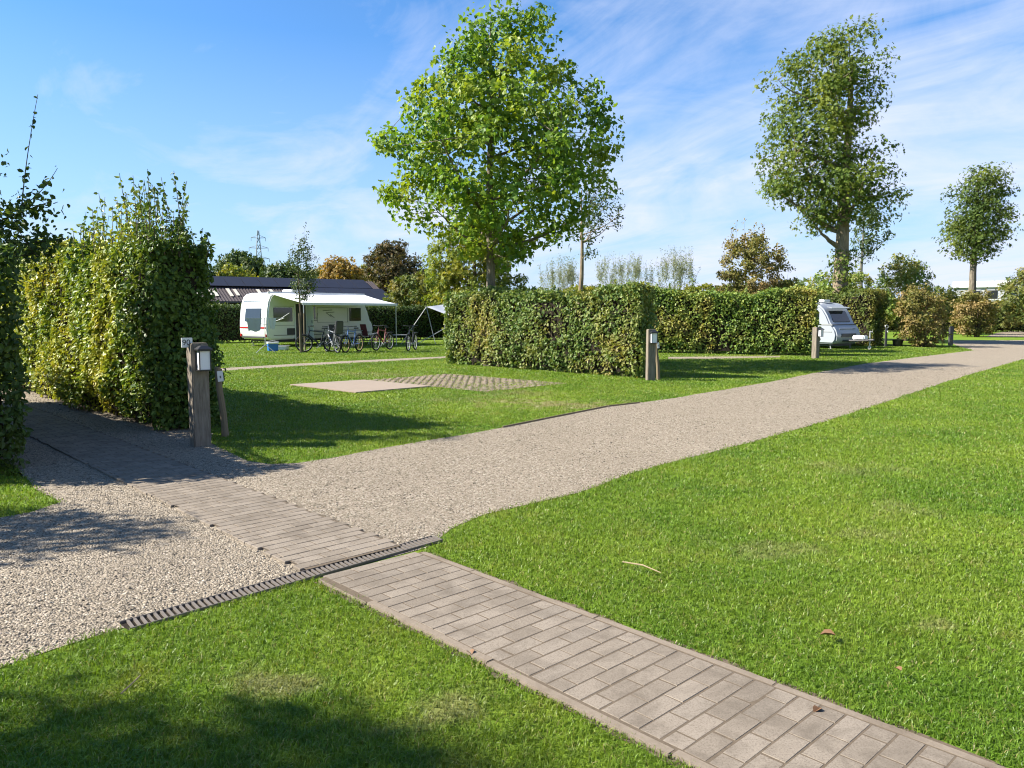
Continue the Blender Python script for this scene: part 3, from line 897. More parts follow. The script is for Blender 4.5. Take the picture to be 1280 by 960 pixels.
# concrete slab and grass pavers on the pitch
slab = [G(362, 482), G(445, 492), G(540, 484), G(455, 476)]
mb = MB(); mb.prism(slab, 'xy', 0.0, 0.03)
tag(mb.build('concrete_slab', M['concrete'], bevel=0.008), kind='structure')
pa = np.array([-3.46, 18.05]); pe = np.array([0.40, 15.65])
pu = np.array([0.735, -0.678]); pv = np.array([0.70, 0.714])
mb = MB(); rg = random.Random(3)
org = np.array([-3.42, 18.12])
pc = 0.105
for i in range(int(2.6 / pc)):
    for j in range(int(3.9 / pc)):
        if (i + j) % 2 or rg.random() < 0.06 + 0.5 * max(0.0, (j / 37.0) - 0.55) * 2:
            continue
        b0, a0 = i * pc + .004, j * pc + .004
        e_ = pc * 0.5 - 0.002
        cx0 = org + pu * (j + .5) * pc + pv * (i + .5) * pc
        if cx0[1] < 15.7: continue
        h_ = pc * rg.uniform(0.42, 0.48)
        pts = [cx0 - pu * h_ - pv * h_, cx0 + pu * h_ - pv * h_, cx0 + pu * h_ + pv * h_, cx0 - pu * h_ + pv * h_]
        mb.prism([tuple(float(v) for v in q) for q in pts], 'xy', 0.0, 0.014 + rg.gauss(0, 0.0015))
tag(mb.build('paver_field', M['paver']), kind='structure')
paver_poly = [tuple(org), tuple(org + pu * 3.9), tuple(org + pu * 3.9 + pv * 2.6), tuple(org + pv * 2.6)]
sheet('paver_bed', paver_poly, 0.005, M['pavsoil'])

# low board edging between the pitch lawn and the gravel
mb = MB()
ed = [G(x, y) for x, y in [(628, 535), (680, 524.5), (720, 516.5), (760, 508.5), (800, 504)]]
for a, b in zip(ed[:-1], ed[1:]):
    mid_ = ((a[0] + b[0]) / 2, (a[1] + b[1]) / 2, 0.012)
    mb.box(mid_, (math.hypot(b[0] - a[0], b[1] - a[1]) - 0.01, 0.022, 0.028), Matrix.Rotation(math.atan2(b[1] - a[1], b[0] - a[0]), 3, 'Z'))
o = mb.build('board_edging', M['pole'], bevel=0.004)
tag(o, 'low weathered board edging between pitch lawn and gravel road', 'edging')

# ------------------------------------------------------------------ grass blades
rng = np.random.default_rng(21)
NB = 1000000
rmin, rmax = 2.3, 42.0
# radial density falls with distance, blades get coarser
uu = rng.random(NB)
r = (uu * (rmax ** 0.45 - rmin ** 0.45) + rmin ** 0.45) ** (1 / 0.45)
th = rng.uniform(R(-41), R(41), NB)
X, Y = r * np.sin(th), r * np.cos(th)
jx, jy = X + rng.normal(0, 0.03, NB), Y + rng.normal(0, 0.03, NB)
bad = inside(gravel_poly, jx, jy) | inside(slab, X, Y) | inside(strip1, jx, jy) | inside(strip2, jx, jy) | inside(strip3, jx, jy)
q = (X - PO[0]) * PN[0] + (Y - PO[1]) * PN[1]; w = (X - PO[0]) * PU[0] + (Y - PO[1]) * PU[1]
marg = 0.025 + 0.022 * np.sin(w * 5.1) * np.sin(w * 1.7 + 1) + 0.012 * np.sin(w * 13)
bad |= (q > -marg + rng.normal(0, 0.010, NB)) & (q < PW - 0.005 + rng.normal(0, 0.012, NB)) & (w > S0) & (w < S1)
dq = drain_b - drain_a; dq = dq / np.linalg.norm(dq)
ds = (X - drain_a[0]) * dq[0] + (Y - drain_a[1]) * dq[1]; dp = -(X - drain_a[0]) * dq[1] + (Y - drain_a[1]) * dq[0]
bad |= (np.abs(dp) < 0.07) & (ds > -0.02) & (ds < DL)
bad |= inside(paver_poly, X, Y) & (rng.random(NB) < 0.66 - 0.35 * np.clip((((X - org[0]) * pu[0] + (Y - org[1]) * pu[1]) / 3.9 - 0.5) * 2, 0, 1))
for (dx, dy, rx, ry, amt) in DRY:
    e = ((X - dx) / rx) ** 2 + ((Y - dy) / ry) ** 2
    bad |= (e < 1) & (rng.random(NB) < amt * 0.35)
ok = ~bad
X, Y, r = X[ok], Y[ok], r[ok]
n = len(X)
tuft = 0.5 + 0.5 * np.sin(X * 2.1 + 1.3 * np.sin(Y * 1.7)) * np.sin(Y * 2.6 + X * 0.8)
hgt = (0.017 + 0.008 * rng.random(n) + 0.005 * tuft) * (1 + 0.010 * r) * rng.uniform(0.7, 1.35, n)
wd = (0.0021 + 0.00068 * r) * rng.uniform(0.7, 1.2, n)
yaw = rng.uniform(0, 2 * PI, n)
lean = rng.normal(0, 0.75, (n, 2)) + np.array([0.12, 0.05])
side = np.stack([np.cos(yaw), np.sin(yaw), np.zeros(n)], 1)
b0 = np.stack([X, Y, np.zeros(n)], 1)
midp = b0 + np.stack([lean[:, 0] * 0.28 * hgt, lean[:, 1] * 0.28 * hgt, 0.6 * hgt], 1)
tip = b0 + np.stack([lean[:, 0] * hgt, lean[:, 1] * hgt, hgt * (1 - 0.18 * (lean ** 2).sum(1).clip(0, 3))], 1)
hw = (wd / 2)[:, None] * side
V = np.stack([b0 - hw, b0 + hw, midp + hw * 0.85, midp - hw * 0.85, tip], 1).reshape(-1, 3)
off = (np.arange(n) * 5)[:, None]
o = np_mesh('grass', V, [off + np.array([[0, 1, 2, 3]]), off + np.array([[3, 2, 4]])], M['blade'])
tag(o, 'short mown green grass covering the lawns around the gravel', 'grass', kind='stuff')

# ------------------------------------------------------------------ loose pebbles on the gravel
ico = [(0, 0, -1), (0.724, -0.526, -0.447), (-0.276, -0.851, -0.447), (-0.894, 0, -0.447), (-0.276, 0.851, -0.447), (0.724, 0.526, -0.447),
       (0.276, -0.851, 0.447), (-0.724, -0.526, 0.447), (-0.724, 0.526, 0.447), (0.276, 0.851, 0.447), (0.894, 0, 0.447), (0, 0, 1)]
icof = [(1, 6, 10), (1, 2, 6), (2, 7, 6), (2, 3, 7), (3, 8, 7), (3, 4, 8), (4, 9, 8), (4, 5, 9), (5, 10, 9), (5, 1, 10), (6, 7, 11), (7, 8, 11), (8, 9, 11), (9, 10, 11), (10, 6, 11)]
NPB = 400000
uu = rng.random(NPB)
r = (uu * (26 ** 0.5 - 3.4 ** 0.5) + 3.4 ** 0.5) ** 2
th = rng.uniform(R(-41), R(36), NPB)
X, Y = r * np.sin(th), r * np.cos(th)
ok = inside(gravel_poly, X, Y)
q = (X - PO[0]) * PN[0] + (Y - PO[1]) * PN[1]; w = (X - PO[0]) * PU[0] + (Y - PO[1]) * PU[1]
wq = 0.018 * np.sin(w * 4.3) + 0.012 * np.sin(w * 11)
onp = (q > 0.012 + wq) & (q < PW - 0.012 - wq) & (w > S0)
edge = np.minimum(q, PW - q)
ok &= ~onp | ((edge < 0.14) & (rng.random(NPB) < 0.22 * np.exp(-edge / 0.04)) & (w > 0.15))
ds = (X - drain_a[0]) * dq[0] + (Y - drain_a[1]) * dq[1]; dp = -(X - drain_a[0]) * dq[1] + (Y - drain_a[1]) * dq[0]
ok &= ~((np.abs(dp) < 0.075) & (ds < DL + 0.03) & (ds > -0.03))
X, Y, r, q = X[ok], Y[ok], r[ok], q[ok]; onp = onp[ok]
n = len(X)
sz = rng.lognormal(math.log(0.0050), 0.30, n) * (1 + 0.035 * np.maximum(0, r - 5))
base = np.array(ico)
A = rng.normal(0, 1, (n, 3)); A[:, 2] = np.abs(A[:, 2]) + 1.6; Z3 = unit(A)
B = rng.normal(0, 1, (n, 3)); X3 = unit(B - (B * Z3).sum(1, keepdims=True) * Z3); Y3 = np.cross(Z3, X3)
ax = rng.uniform(0.8, 1.35, n)[:, None, None]; ay = rng.uniform(0.65, 1.0, n)[:, None, None]; az = rng.uniform(0.42, 0.7, n)[:, None, None]
V = base[None, :, 0:1] * ax * X3[:, None, :] + base[None, :, 1:2] * ay * Y3[:, None, :] + base[None, :, 2:3] * az * Z3[:, None, :]
V *= sz[:, None, None] * rng.uniform(0.86, 1.14, (n, 12, 1))
V += np.stack([X, Y, 0.003 + sz * 0.18 + np.where(onp, 0.016, 0)], 1)[:, None, :]
off = (np.arange(n) * 12)[:, None]
o = np_mesh('gravel', V.reshape(-1, 3), [np.concatenate([off + np.array([f]) for f in icof])], M['pebble'], smooth=True)
tag(o, 'loose beige and grey pebbles lying on the gravel road', 'gravel', kind='stuff')

# twig and fallen leaves
def stick(name, label, pts, rad):
    mb = MB(); mb.tube(pts, rad, 6)
    return tag(mb.build(name, M['drystick'], smooth=True), label, 'twig')
a, b = G(778, 711), G(826, 724)
stick('dry_twig', 'pale dry twig lying on the right lawn', [(a[0], a[1], 0.045), ((a[0] + b[0]) / 2 + .01, (a[1] + b[1]) / 2 + .012, 0.052), (b[0], b[1], 0.04)], [0.004, 0.005, 0.003])
a, b = G(152, 880), G(176, 858)
stick('dry_twig', 'bent twig lying in shaded grass below the drain', [(a[0], a[1], 0.045), ((a[0] + b[0]) / 2 + .015, (a[1] + b[1]) / 2, 0.06), (b[0], b[1], 0.05)], [0.004, 0.004, 0.0025])
def dead_leaf(px, py, size, label, z, rot):
    x, y = G(px, py)
    T, fs = TEMPL['oval']
    mb = MB()
    pts = []
    for v in T:
        xx, yy, zz = v * size * np.array([1.2, 1, 2.2])
        pts.append((x + xx * math.cos(rot) - yy * math.sin(rot), y + xx * math.sin(rot) + yy * math.cos(rot), z + zz))
    pts += [(p_[0], p_[1], p_[2] - 0.0012) for p_ in pts]
    fs2 = list(fs) + [tuple(i + 6 for i in reversed(f)) for f in fs]
    ring_ = [0, 5, 4, 3, 2, 1]
    fs2 += [(ring_[i], ring_[i] + 6, ring_[(i + 1) % 6] + 6, ring_[(i + 1) % 6]) for i in range(6)]
    mb.add(pts, fs2)
    return tag(mb.build('fallen_leaf', M['deadleaf']), label, 'leaf', 'fallen leaves on the lawn and path')
dead_leaf(1044, 806, 0.07, 'brown curled leaf lying on the right lawn', 0.05, 1.2)
dead_leaf(590, 824, 0.05, 'reddish dead leaf at the grass edge of the brick path', 0.024, 0.4)
dead_leaf(1025, 892, 0.045, 'small dark dead leaf by the right edge of the brick path', 0.024, 2.2)
dead_leaf(1126, 852, 0.04, 'tan dead leaf in the grass of the right lawn beyond the brown one', 0.05, 0.2)

# ------------------------------------------------------------------ hedges
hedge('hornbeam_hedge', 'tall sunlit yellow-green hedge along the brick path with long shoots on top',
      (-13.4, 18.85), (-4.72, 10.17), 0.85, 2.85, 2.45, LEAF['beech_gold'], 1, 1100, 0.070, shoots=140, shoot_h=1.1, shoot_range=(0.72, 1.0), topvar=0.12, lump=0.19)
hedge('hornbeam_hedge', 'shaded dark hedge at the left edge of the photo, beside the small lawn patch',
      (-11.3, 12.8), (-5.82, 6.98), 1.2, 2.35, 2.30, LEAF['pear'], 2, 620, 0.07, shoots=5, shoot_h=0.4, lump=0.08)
hedge('hornbeam_hedge', 'clipped green hedge in the middle with a sparse brown gap below the plane tree',
      (-2.08, 23.9), (3.02, 18.58), 0.60, 2.10, 2.16, LEAF['beech'], 3, 820, 0.084, shoots=60, shoot_h=0.28, lump=0.19, topvar=0.09,
      thin=[(4.5, 0.30, 0.9, 2.4, 0.85), (4.0, 0.8, 1.75, 2.6, 0.7), (1.15, 0.16, 0.0, 0.4, 0.9), (2.7, 0.2, 0.2, 1.2, 0.3)])
hedge('hornbeam_hedge', 'long dark hedge behind the white caravan with the awning', (-26, 35.1), (-0.5, 47.2), 0.9, 1.9, 1.95, LEAF['dark'], 4, 330, 0.12, 'rhomb', lump=0.08, topvar=0.04)
hedge('hornbeam_hedge', 'green and brown hedge right of the middle one, ending beside the silver caravan',
      (3.6, 31.0), (11.0, 28.1), 0.8, 2.35, 2.35, LEAF['beech_b'], 5, 560, 0.10, lump=0.16, topvar=0.10, shoots=26, shoot_h=0.7,
      thin=[(4.6, 0.35, 0.2, 1.5, 0.55), (1.8, 0.2, 0.5, 1.8, 0.4)])
hedge('hornbeam_hedge', 'dark hedge right behind the drawbar of the silver caravan', (10.2, 42.4), (16.7, 35.9), 1.5, 2.5, 2.45, LEAF['bush'], 6, 330, 0.12, 'rhomb', lump=0.2, topvar=0.12, shoots=12, shoot_h=0.6)
hedge('hornbeam_hedge', 'far hedge row below the pale mobile home roof', (22, 64), (60, 60), 1.4, 2.3, 2.6, LEAF['bush'], 7, 130, 0.22, 'rhomb', lump=0.3, topvar=0.2, shoots=30, shoot_h=1.3)
hedge('hornbeam_hedge', 'loose hedge glimpsed behind the middle and right hedges, yellowish along its top', (1.5, 40.5), (14.0, 38.6 + 4), 1.1, 2.7, 2.9, LEAF['yellow'], 8, 240, 0.14, 'rhomb', lump=0.2, topvar=0.12, shoots=22, shoot_h=0.8)

# ------------------------------------------------------------------ trees
T1D = 23.0
tree('plane_tree', 'big bright green plane tree rising behind the middle hedge', 'tree', ((613 - 640) / F * T1D, T1D), 0.165,
     prof(613, T1D, [(2, 642, 658), (18, 600, 690), (32, 580, 702), (55, 542, 700), (75, 538, 722), (100, 518, 745), (130, 498, 772), (170, 456, 786), (205, 454, 786), (235, 460, 780), (262, 472, 768), (285, 520, 735), (305, 545, 705), (325, 575, 660)]),
     265, 0.54, 68, 0.138, LEAF['plane'], BARK['plane'], 31, 'palm', limbs=17, zmin=2.75, depth=0.92, top=0.95, jitter=0.8, outer=0.5, flat=0.8, hang=0.5)
tree('ash_tree', 'tall green tree with a thick tan trunk behind the silver caravan', 'tree', ((1045 - 640) / F * 40, 40), 0.43,
     prof(1045, 40, [(40, 1050, 1088), (52, 988, 1105), (66, 966, 1108), (84, 958, 1130), (95, 950, 1122), (120, 948, 1118), (150, 942, 1100), (180, 945, 1098), (205, 940, 1128), (225, 932, 1138), (245, 950, 1136), (262, 975, 1122), (280, 990, 1070), (292, 1010, 1055)]),
     96, 1.12, 165, 0.225, LEAF['ash'], BARK['ash'], 32, 'spray', limbs=18, zmin=4.6, depth=0.9, top=0.93, jitter=0.7, outer=0.45, flat=0.62, lean=0.3, ivy=420)
tree('ash_tree', 'round-crowned dark green tree standing alone at the far right against the sky', 'tree', ((1211 - 640) / F * 60, 60), 0.33,
     prof(1211, 60, [(198, 1215, 1255), (210, 1198, 1268), (235, 1185, 1270), (262, 1186, 1276), (285, 1174, 1276), (305, 1175, 1262), (320, 1190, 1242)]),
     66, 0.95, 120, 0.26, LEAF['ash_far'], BARK['plane'], 33, 'spray', limbs=12, zmin=5.2, depth=0.9, jitter=0.7, outer=0.5)
tree('slender_tree', 'slender half-bare tree leaning out to the right of the plane tree', 'tree', ((722 - 640) / F * 31, 31), 0.13,
     prof(722, 31, [(215, 738, 782), (235, 718, 784), (255, 712, 786), (275, 712, 784), (295, 712, 768), (318, 715, 748)]),
     90, 0.22, 20, 0.105, LEAF['sapling'], BARK['ash'], 34, 'rhomb', limbs=14, zmin=3.4, depth=0.9, outer=0.6, wob=0.03)
tree('slender_tree', 'thin grey-leaved tree just right of the thick tan trunk', 'tree', ((1073 - 640) / F * 55, 55), 0.16,
     prof(1073, 55, [(243, 1078, 1100), (258, 1064, 1112), (280, 1060, 1118), (300, 1062, 1116), (318, 1064, 1096), (330, 1066, 1090)]),
     70, 0.45, 26, 0.20, LEAF['sapling'], BARK['grey'], 35, 'rhomb', limbs=10, zmin=4.2, depth=0.9, outer=0.5)
sx, sy = G(378, 440.5)
tree('young_tree', 'young staked tree standing in front of the awning of the white caravan', 'tree', (sx, sy), 0.05,
     prof(378, sy, [(300, 370, 388), (312, 362, 396), (328, 356, 400), (345, 356, 401), (360, 360, 399), (374, 368, 392)]),
     100, 0.20, 22, 0.085, LEAF['sapling'], BARK['twig'], 36, 'rhomb', limbs=12, zmin=2.1, depth=0.9, outer=0.6, shoots=22, shoot_h=0.8)
pear = tree('pear_tree', 'dark-leaved fruit tree reaching in over the hedge at the upper left', 'tree', (-7.6, 9.6), 0.09,
     [(2.2, -1.0, 1.75), (2.45, -1.5, 2.05), (2.85, -1.6, 1.98), (3.2, -1.5, 1.35), (3.9, -1.2, 0.9), (4.6, -0.9, 0.95), (5.4, -0.4, 0.6)],
     105, 0.30, 36, 0.085, LEAF['pear'], BARK['dark'], 37, 'oval', limbs=12, zmin=1.7, depth=0.7, outer=0.4, shoots=14, shoot_h=0.9)
# two long whips of the fruit tree against the sky
rng = np.random.default_rng(77)
mbw = MB(); PP = []
for a, c_, b, nl in [((1.55, 0.1, 2.85), (1.62, 0.1, 3.4), (1.80, 0.15, 4.25), 34), ((1.4, 0.0, 2.8), (1.8, 0, 2.9), (2.05, 0.05, 3.35), 22), ((1.2, -0.1, 3.2), (1.4, -.1, 4.0), (1.35, 0, 4.75), 30)]:
    Q = bez(a, c_, b, 12)
    mbw.tube([tuple(x) for x in Q], list(np.linspace(0.008, 0.003, 12)), 5, cap=False)
    t = rng.uniform(0, 1, nl)
    PP.append(np.stack([np.interp(t, np.linspace(0, 1, 12), Q[:, j]) for j in range(3)], 1) + rng.normal(0, 0.02, (nl, 3)))
for a, c_, b, nl in [((0.3, 0, 2.2), (1.2, 0, 2.7), (1.95, 0.05, 2.95), 330), ((0.3, 0, 2.3), (0.9, 0, 3.0), (1.35, -0.05, 3.45), 240), ((0.5, 0, 2.2), (1.3, 0.1, 2.45), (2.0, 0.2, 2.5), 260)]:
    Q = bez(a, c_, b, 12)
    mbw.tube([tuple(x) for x in Q], list(np.linspace(0.018, 0.005, 12)), 6, cap=False)
    t = rng.uniform(0.35, 1, nl)
    PP.append(np.stack([np.interp(t, np.linspace(0, 1, 12), Q[:, j]) for j in range(3)], 1) + rng.normal(0, 0.11, (nl, 3)))
mbw.build('whip_branches', BARK['dark'], pear, smooth=True, fix=False)
PP = np.concatenate(PP); V, pol = leaves(PP, rng.normal(0, 1, PP.shape), 0.075, rng, 'oval', 0.5, 0.2)
np_mesh('whip_leaves', V, pol, LEAF['pear'], pear)
# trees just left of the frame: the photo shows the dappled shade they throw on gravel and grass
tree('garden_tree', 'leafy tree left of the frame that dapples the gravel with shade', 'tree', (-8.5, 5.35), 0.09,
     [(2.3, -1.0, 1.0), (3.1, -1.6, 1.5), (3.9, -1.3, 1.25), (4.7, -0.5, 0.5)], 105, 0.34, 44, 0.09, LEAF['pear'], BARK['dark'], 38, 'oval', limbs=9, depth=0.62, outer=0.6)
tree('garden_tree', 'tall leafy tree left of the frame that shades the grass below the drain', 'tree', (-9.3, 2.2), 0.1,
     [(3.6, -0.9, 0.9), (4.6, -1.5, 1.2), (5.6, -1.6, 1.5), (6.6, -1.2, 1.2), (7.3, -0.5, 0.5)], 125, 0.36, 46, 0.10, LEAF['pear'], BARK['dark'], 39, 'oval', limbs=10, depth=0.62, outer=0.6)

def bg(name, label, cat, x0, d, rows, K, rc, per, size, leaf, bark, seed, multi=False, **kw):
    return tree(name, label, cat, ((x0 - 640) / F * d, d), kw.pop('tr', 0.2), prof(x0, d, rows), K, rc, per, size, LEAF[leaf], BARK[bark], seed, kw.pop('tmpl', 'spray'),
                limbs=kw.pop('limbs', 8), zmin=kw.pop('zmin', 0.9), multi=multi, **kw)

GB = 'trees beyond the barn and hedges'
bg('broadleaf_tree', 'dark green round tree beyond the left end of the barn roof', 'tree', 300, 75, [(318, 288, 318), (328, 266, 338), (345, 258, 350), (375, 262, 348), (388, 270, 340)], 120, 0.8, 70, 0.42, 'dark', 'dark', 41, group=GB)
bg('broadleaf_tree', 'low dark tree beyond the barn below the pylon', 'tree', 352, 70, [(329, 338, 362), (340, 325, 384), (355, 320, 394), (375, 320, 394), (388, 330, 384)], 90, 0.75, 70, 0.40, 'dark', 'dark', 42, group=GB)
bg('broadleaf_tree', 'dark tree beyond the barn at its left, partly behind the hedge shoots', 'tree', 235, 66, [(322, 215, 255), (335, 200, 268), (360, 195, 275), (385, 205, 268)], 90, 0.75, 70, 0.40, 'ash_far', 'dark', 43, group=GB)
bg('broadleaf_tree', 'golden autumn tree beyond the barn ridge, right of the staked tree', 'tree', 425, 72, [(322, 412, 432), (332, 400, 448), (345, 392, 462), (365, 392, 466), (386, 400, 460)], 100, 0.75, 60, 0.38, 'autumn', 'twig', 44, group=GB, shoots=16, shoot_h=1.2)
bg('broadleaf_tree', 'rusty brown-green tree right of the barn', 'tree', 492, 60, [(302, 478, 502), (312, 460, 522), (330, 452, 540), (350, 452, 546), (372, 458, 546), (386, 462, 540)], 190, 0.6, 52, 0.30, 'rust', 'dark', 45, group=GB)
bg('broadleaf_tree', 'yellow-green tree directly behind the trunk of the plane tree', 'tree', 594, 44, [(282, 560, 612), (296, 538, 642), (315, 527, 655), (340, 524, 660), (365, 524, 664), (385, 530, 660)], 200, 0.5, 56, 0.24, 'yellow', 'twig', 46, group=GB)
bg('broadleaf_tree', 'low green tree between the dark tree below the pylon and the golden tree', 'tree', 392, 80, [(336, 378, 404), (346, 362, 420), (360, 358, 428), (386, 360, 428)], 70, 0.7, 60, 0.36, 'bush', 'dark', 61, group=GB)
bg('broadleaf_tree', 'low olive tree in the gap between the golden and the rusty tree', 'tree', 457, 79, [(334, 446, 468), (344, 436, 478), (362, 432, 482), (386, 436, 480)], 70, 0.7, 60, 0.36, 'yellow', 'dark', 62, group=GB)
bg('broadleaf_tree', 'low yellow-green tree just above the left end of the barn roof', 'tree', 285, 68, [(334, 272, 304), (345, 262, 326), (365, 258, 332), (386, 262, 328)], 70, 0.6, 60, 0.32, 'yellow', 'dark', 63, group=GB)
GS = 'shrubs around the pitches'
bg('leafy_shrub', 'dense mid-green shrub between barn and yellow-green tree', 'shrub', 528, 49, [(345, 500, 548), (358, 480, 570), (375, 474, 576), (395, 476, 574)], 120, 0.42, 58, 0.22, 'bush', 'twig', 47, True, tr=0.05, group=GS)
for i, (x0, w, y0, lab) in enumerate([(700, 34, 340, 'pale feathery willow shrub left of the slender trunk behind the middle hedge'), (776, 46, 332, 'pale feathery willow shrub above the middle hedge, right of the slender trunk'),
                               (846, 34, 328, 'pale feathery willow shrub farthest right above the gap between hedges')]):
    bg('willow_shrub', lab, 'shrub', x0, 50, [(y0, x0 - w * .4, x0 + w * .55), (y0 + 14, x0 - w * .9, x0 + w), (380, x0 - w, x0 + w)], 80, 0.30, 30, 0.15, 'willow', 'grey', 50 + i, True, tmpl='narrow', tr=0.05, limbs=30, shoots=420, shoot_h=1.3, group='willow shrubs behind the hedges')
bg('leafy_shrub', 'tall brownish shrub with bare shoots rising above the right hedge', 'shrub', 942, 31.5, [(292, 928, 956), (304, 904, 972), (320, 896, 988), (342, 890, 996), (370, 890, 996)], 150, 0.25, 60, 0.115, 'bushtan', 'twig', 54, True, tmpl='rhomb', tr=0.05, limbs=14, shoots=60, shoot_h=0.9, group=GS)
bg('leafy_shrub', 'tall green shrub with an open top behind the dark hedge by the silver caravan', 'shrub', 1130, 43, [(320, 1112, 1145), (334, 1094, 1160), (352, 1092, 1168), (375, 1092, 1176), (400, 1098, 1174)], 150, 0.36, 44, 0.17, 'beech_b', 'twig', 55, True, tr=0.06, limbs=14, shoots=14, shoot_h=0.8, group=GS)
bg('leafy_shrub', 'bushy tan and green shrub at the lawn corner, left of the dark post', 'shrub', 1150, 35.5, [(358, 1128, 1168), (375, 1118, 1180), (400, 1116, 1188), (420, 1122, 1186), (431, 1130, 1180)], 120, 0.27, 46, 0.13, 'bushtan', 'twig', 56, True, tmpl='rhomb', tr=0.06, limbs=22, shoots=20, shoot_h=0.5, group=GS)
bg('leafy_shrub', 'rounded tan shrub with bare stems at the fork of the gravel road', 'shrub', 1220, 50, [(366, 1202, 1236), (378, 1192, 1248), (395, 1187, 1252), (410, 1192, 1246), (419, 1202, 1238)], 110, 0.34, 44, 0.17, 'bushtan', 'twig', 57, True, tmpl='rhomb', tr=0.06, limbs=24, shoots=16, shoot_h=0.6, group=GS)
bg('leafy_shrub', 'green shrub at the far right edge behind the gravel', 'shrub', 1290, 56, [(336, 1270, 1312), (352, 1250, 1330), (380, 1242, 1340), (405, 1248, 1335)], 130, 0.45, 50, 0.22, 'bush', 'twig', 58, True, tmpl='spray', tr=0.06, limbs=14, shoots=8, shoot_h=0.8, group=GS)
bg('leafy_shrub', 'dark green shrub between the two tan shrubs near the lone tree', 'shrub', 1178, 57, [(362, 1160, 1200), (376, 1150, 1212), (400, 1150, 1212)], 70, 0.45, 50, 0.22, 'bush', 'twig', 59, True, tmpl='spray', tr=0.06, limbs=10, shoots=10, shoot_h=1.2, group=GS)
bg('leafy_shrub', 'low green shrub between thick tan trunk and dark hedge', 'shrub', 1045, 45, [(345, 1015, 1085), (362, 1000, 1100), (390, 1000, 1100)], 90, 0.42, 48, 0.2, 'beech_b', 'twig', 60, True, tmpl='spray', tr=0.06, limbs=10, shoots=16, shoot_h=0.9, group=GS)

# far wood closing the horizon
rng = np.random.default_rng(90)
k = 16000
a = rng.uniform(R(-62), R(62), k)
dist = rng.uniform(135, 165, k)
hmax = 4.2 + 1.6 * np.sin(a * 23) + 1.2 * np.sin(a * 57 + 1)
P = np.stack([dist * np.sin(a), dist * np.cos(a), hmax * rng.random(k) ** 0.6], 1)
V, pol = leaves(P, np.stack([-np.sin(a), -np.cos(a), np.full(k, 0.5)], 1), 1.5, rng, 'spray', 0.6, 0.2)
tag(np_mesh('far_wood', V, pol, LEAF['dark']), 'distant band of dark woodland along the horizon', 'woodland', kind='stuff')

# ------------------------------------------------------------------ lamp posts, marker posts
def text_mesh(name, txt, size, mat, parent, loc, rot, depth=0.001):
    cu = bpy.data.curves.new(name, 'FONT'); cu.body = txt; cu.size = size; cu.extrude = depth; cu.align_x = 'CENTER'; cu.align_y = 'CENTER'
    tmp = bpy.data.objects.new(name, cu); COL.objects.link(tmp)
    dg = bpy.context.evaluated_depsgraph_get()
    me = bpy.data.meshes.new_from_object(tmp.evaluated_get(dg))
    bpy.data.objects.remove(tmp); bpy.data.curves.remove(cu)
    me.materials.clear(); me.materials.append(mat)
    o = link(bpy.data.objects.new(name, me), parent); o.location = loc; o.rotation_euler = rot
    return o


def lamp_post(loc, rz, h, label, w=0.20, number=None):
    t = thing('lamp_post', label, 'lamp post', (loc[0], loc[1], 0), rz, 'lantern posts beside the pitches')
    mb = MB(); mb.box((0, 0, h / 2 - 0.02), (w, w * 0.92, h + 0.04))
    mb.build('post', M['wood'], t, bevel=0.012)
    y0 = -w * 0.46 - 0.07
    zc = h - 0.20
    mb = MB()
    mb.box((0.015, y0 + 0.062, zc), (0.135, 0.015, 0.25))
    mb.box((0.015, y0, zc - 0.118), (0.145, 0.135, 0.014))
    for sx in (-1, 1):
        for sy in (-1, 1):
            mb.box((0.015 + sx * 0.064, y0 + sy * 0.058, zc), (0.012, 0.012, 0.225))
    lan = mb.build('lantern', M['black'], t, bevel=0.002)
    mb = MB()
    mb.box((0.015, y0, zc), (0.116, 0.104, 0.216))
    mb.build('pane', M['frost'], lan)
    mb = MB()
    a, b = 0.088, 0.035
    mb.add([(0.015 - a, y0 - a, zc + .115), (0.015 + a, y0 - a, zc + .115), (0.015 + a, y0 + a - .02, zc + .115), (0.015 - a, y0 + a - .02, zc + .115),
            (0.015 - a, y0 - a, zc + .135), (0.015 + a, y0 - a, zc + .135), (0.015 + a, y0 + a - .02, zc + .135), (0.015 - a, y0 + a - .02, zc + .135),
            (0.015 - b, y0 - b, zc + .172), (0.015 + b, y0 - b, zc + .172), (0.015 + b, y0 + b, zc + .172), (0.015 - b, y0 + b, zc + .172)],
           [(3, 2, 1, 0), (0, 1, 5, 4), (1, 2, 6, 5), (2, 3, 7, 6), (3, 0, 4, 7), (4, 5, 9, 8), (5, 6, 10, 9), (6, 7, 11, 10), (7, 4, 8, 11), (8, 9, 10, 11)])
    mb.build('cap', M['black'], lan, bevel=0.003)
    if number:
        mb = MB(); mb.box((-w / 2 - 0.015, 0.0, h + 0.005), (0.125, 0.018, 0.115)); mb.box((-w / 2 + 0.02, 0.012, h - 0.06), (0.03, 0.01, 0.10))
        pl = mb.build('number_plate', M['plate'], t, bevel=0.003)
        text_mesh('number', number, 0.095, M['black'], pl, (-w / 2 - 0.025, -0.0105, h + 0.005), (PI / 2, 0, 0))
    return t


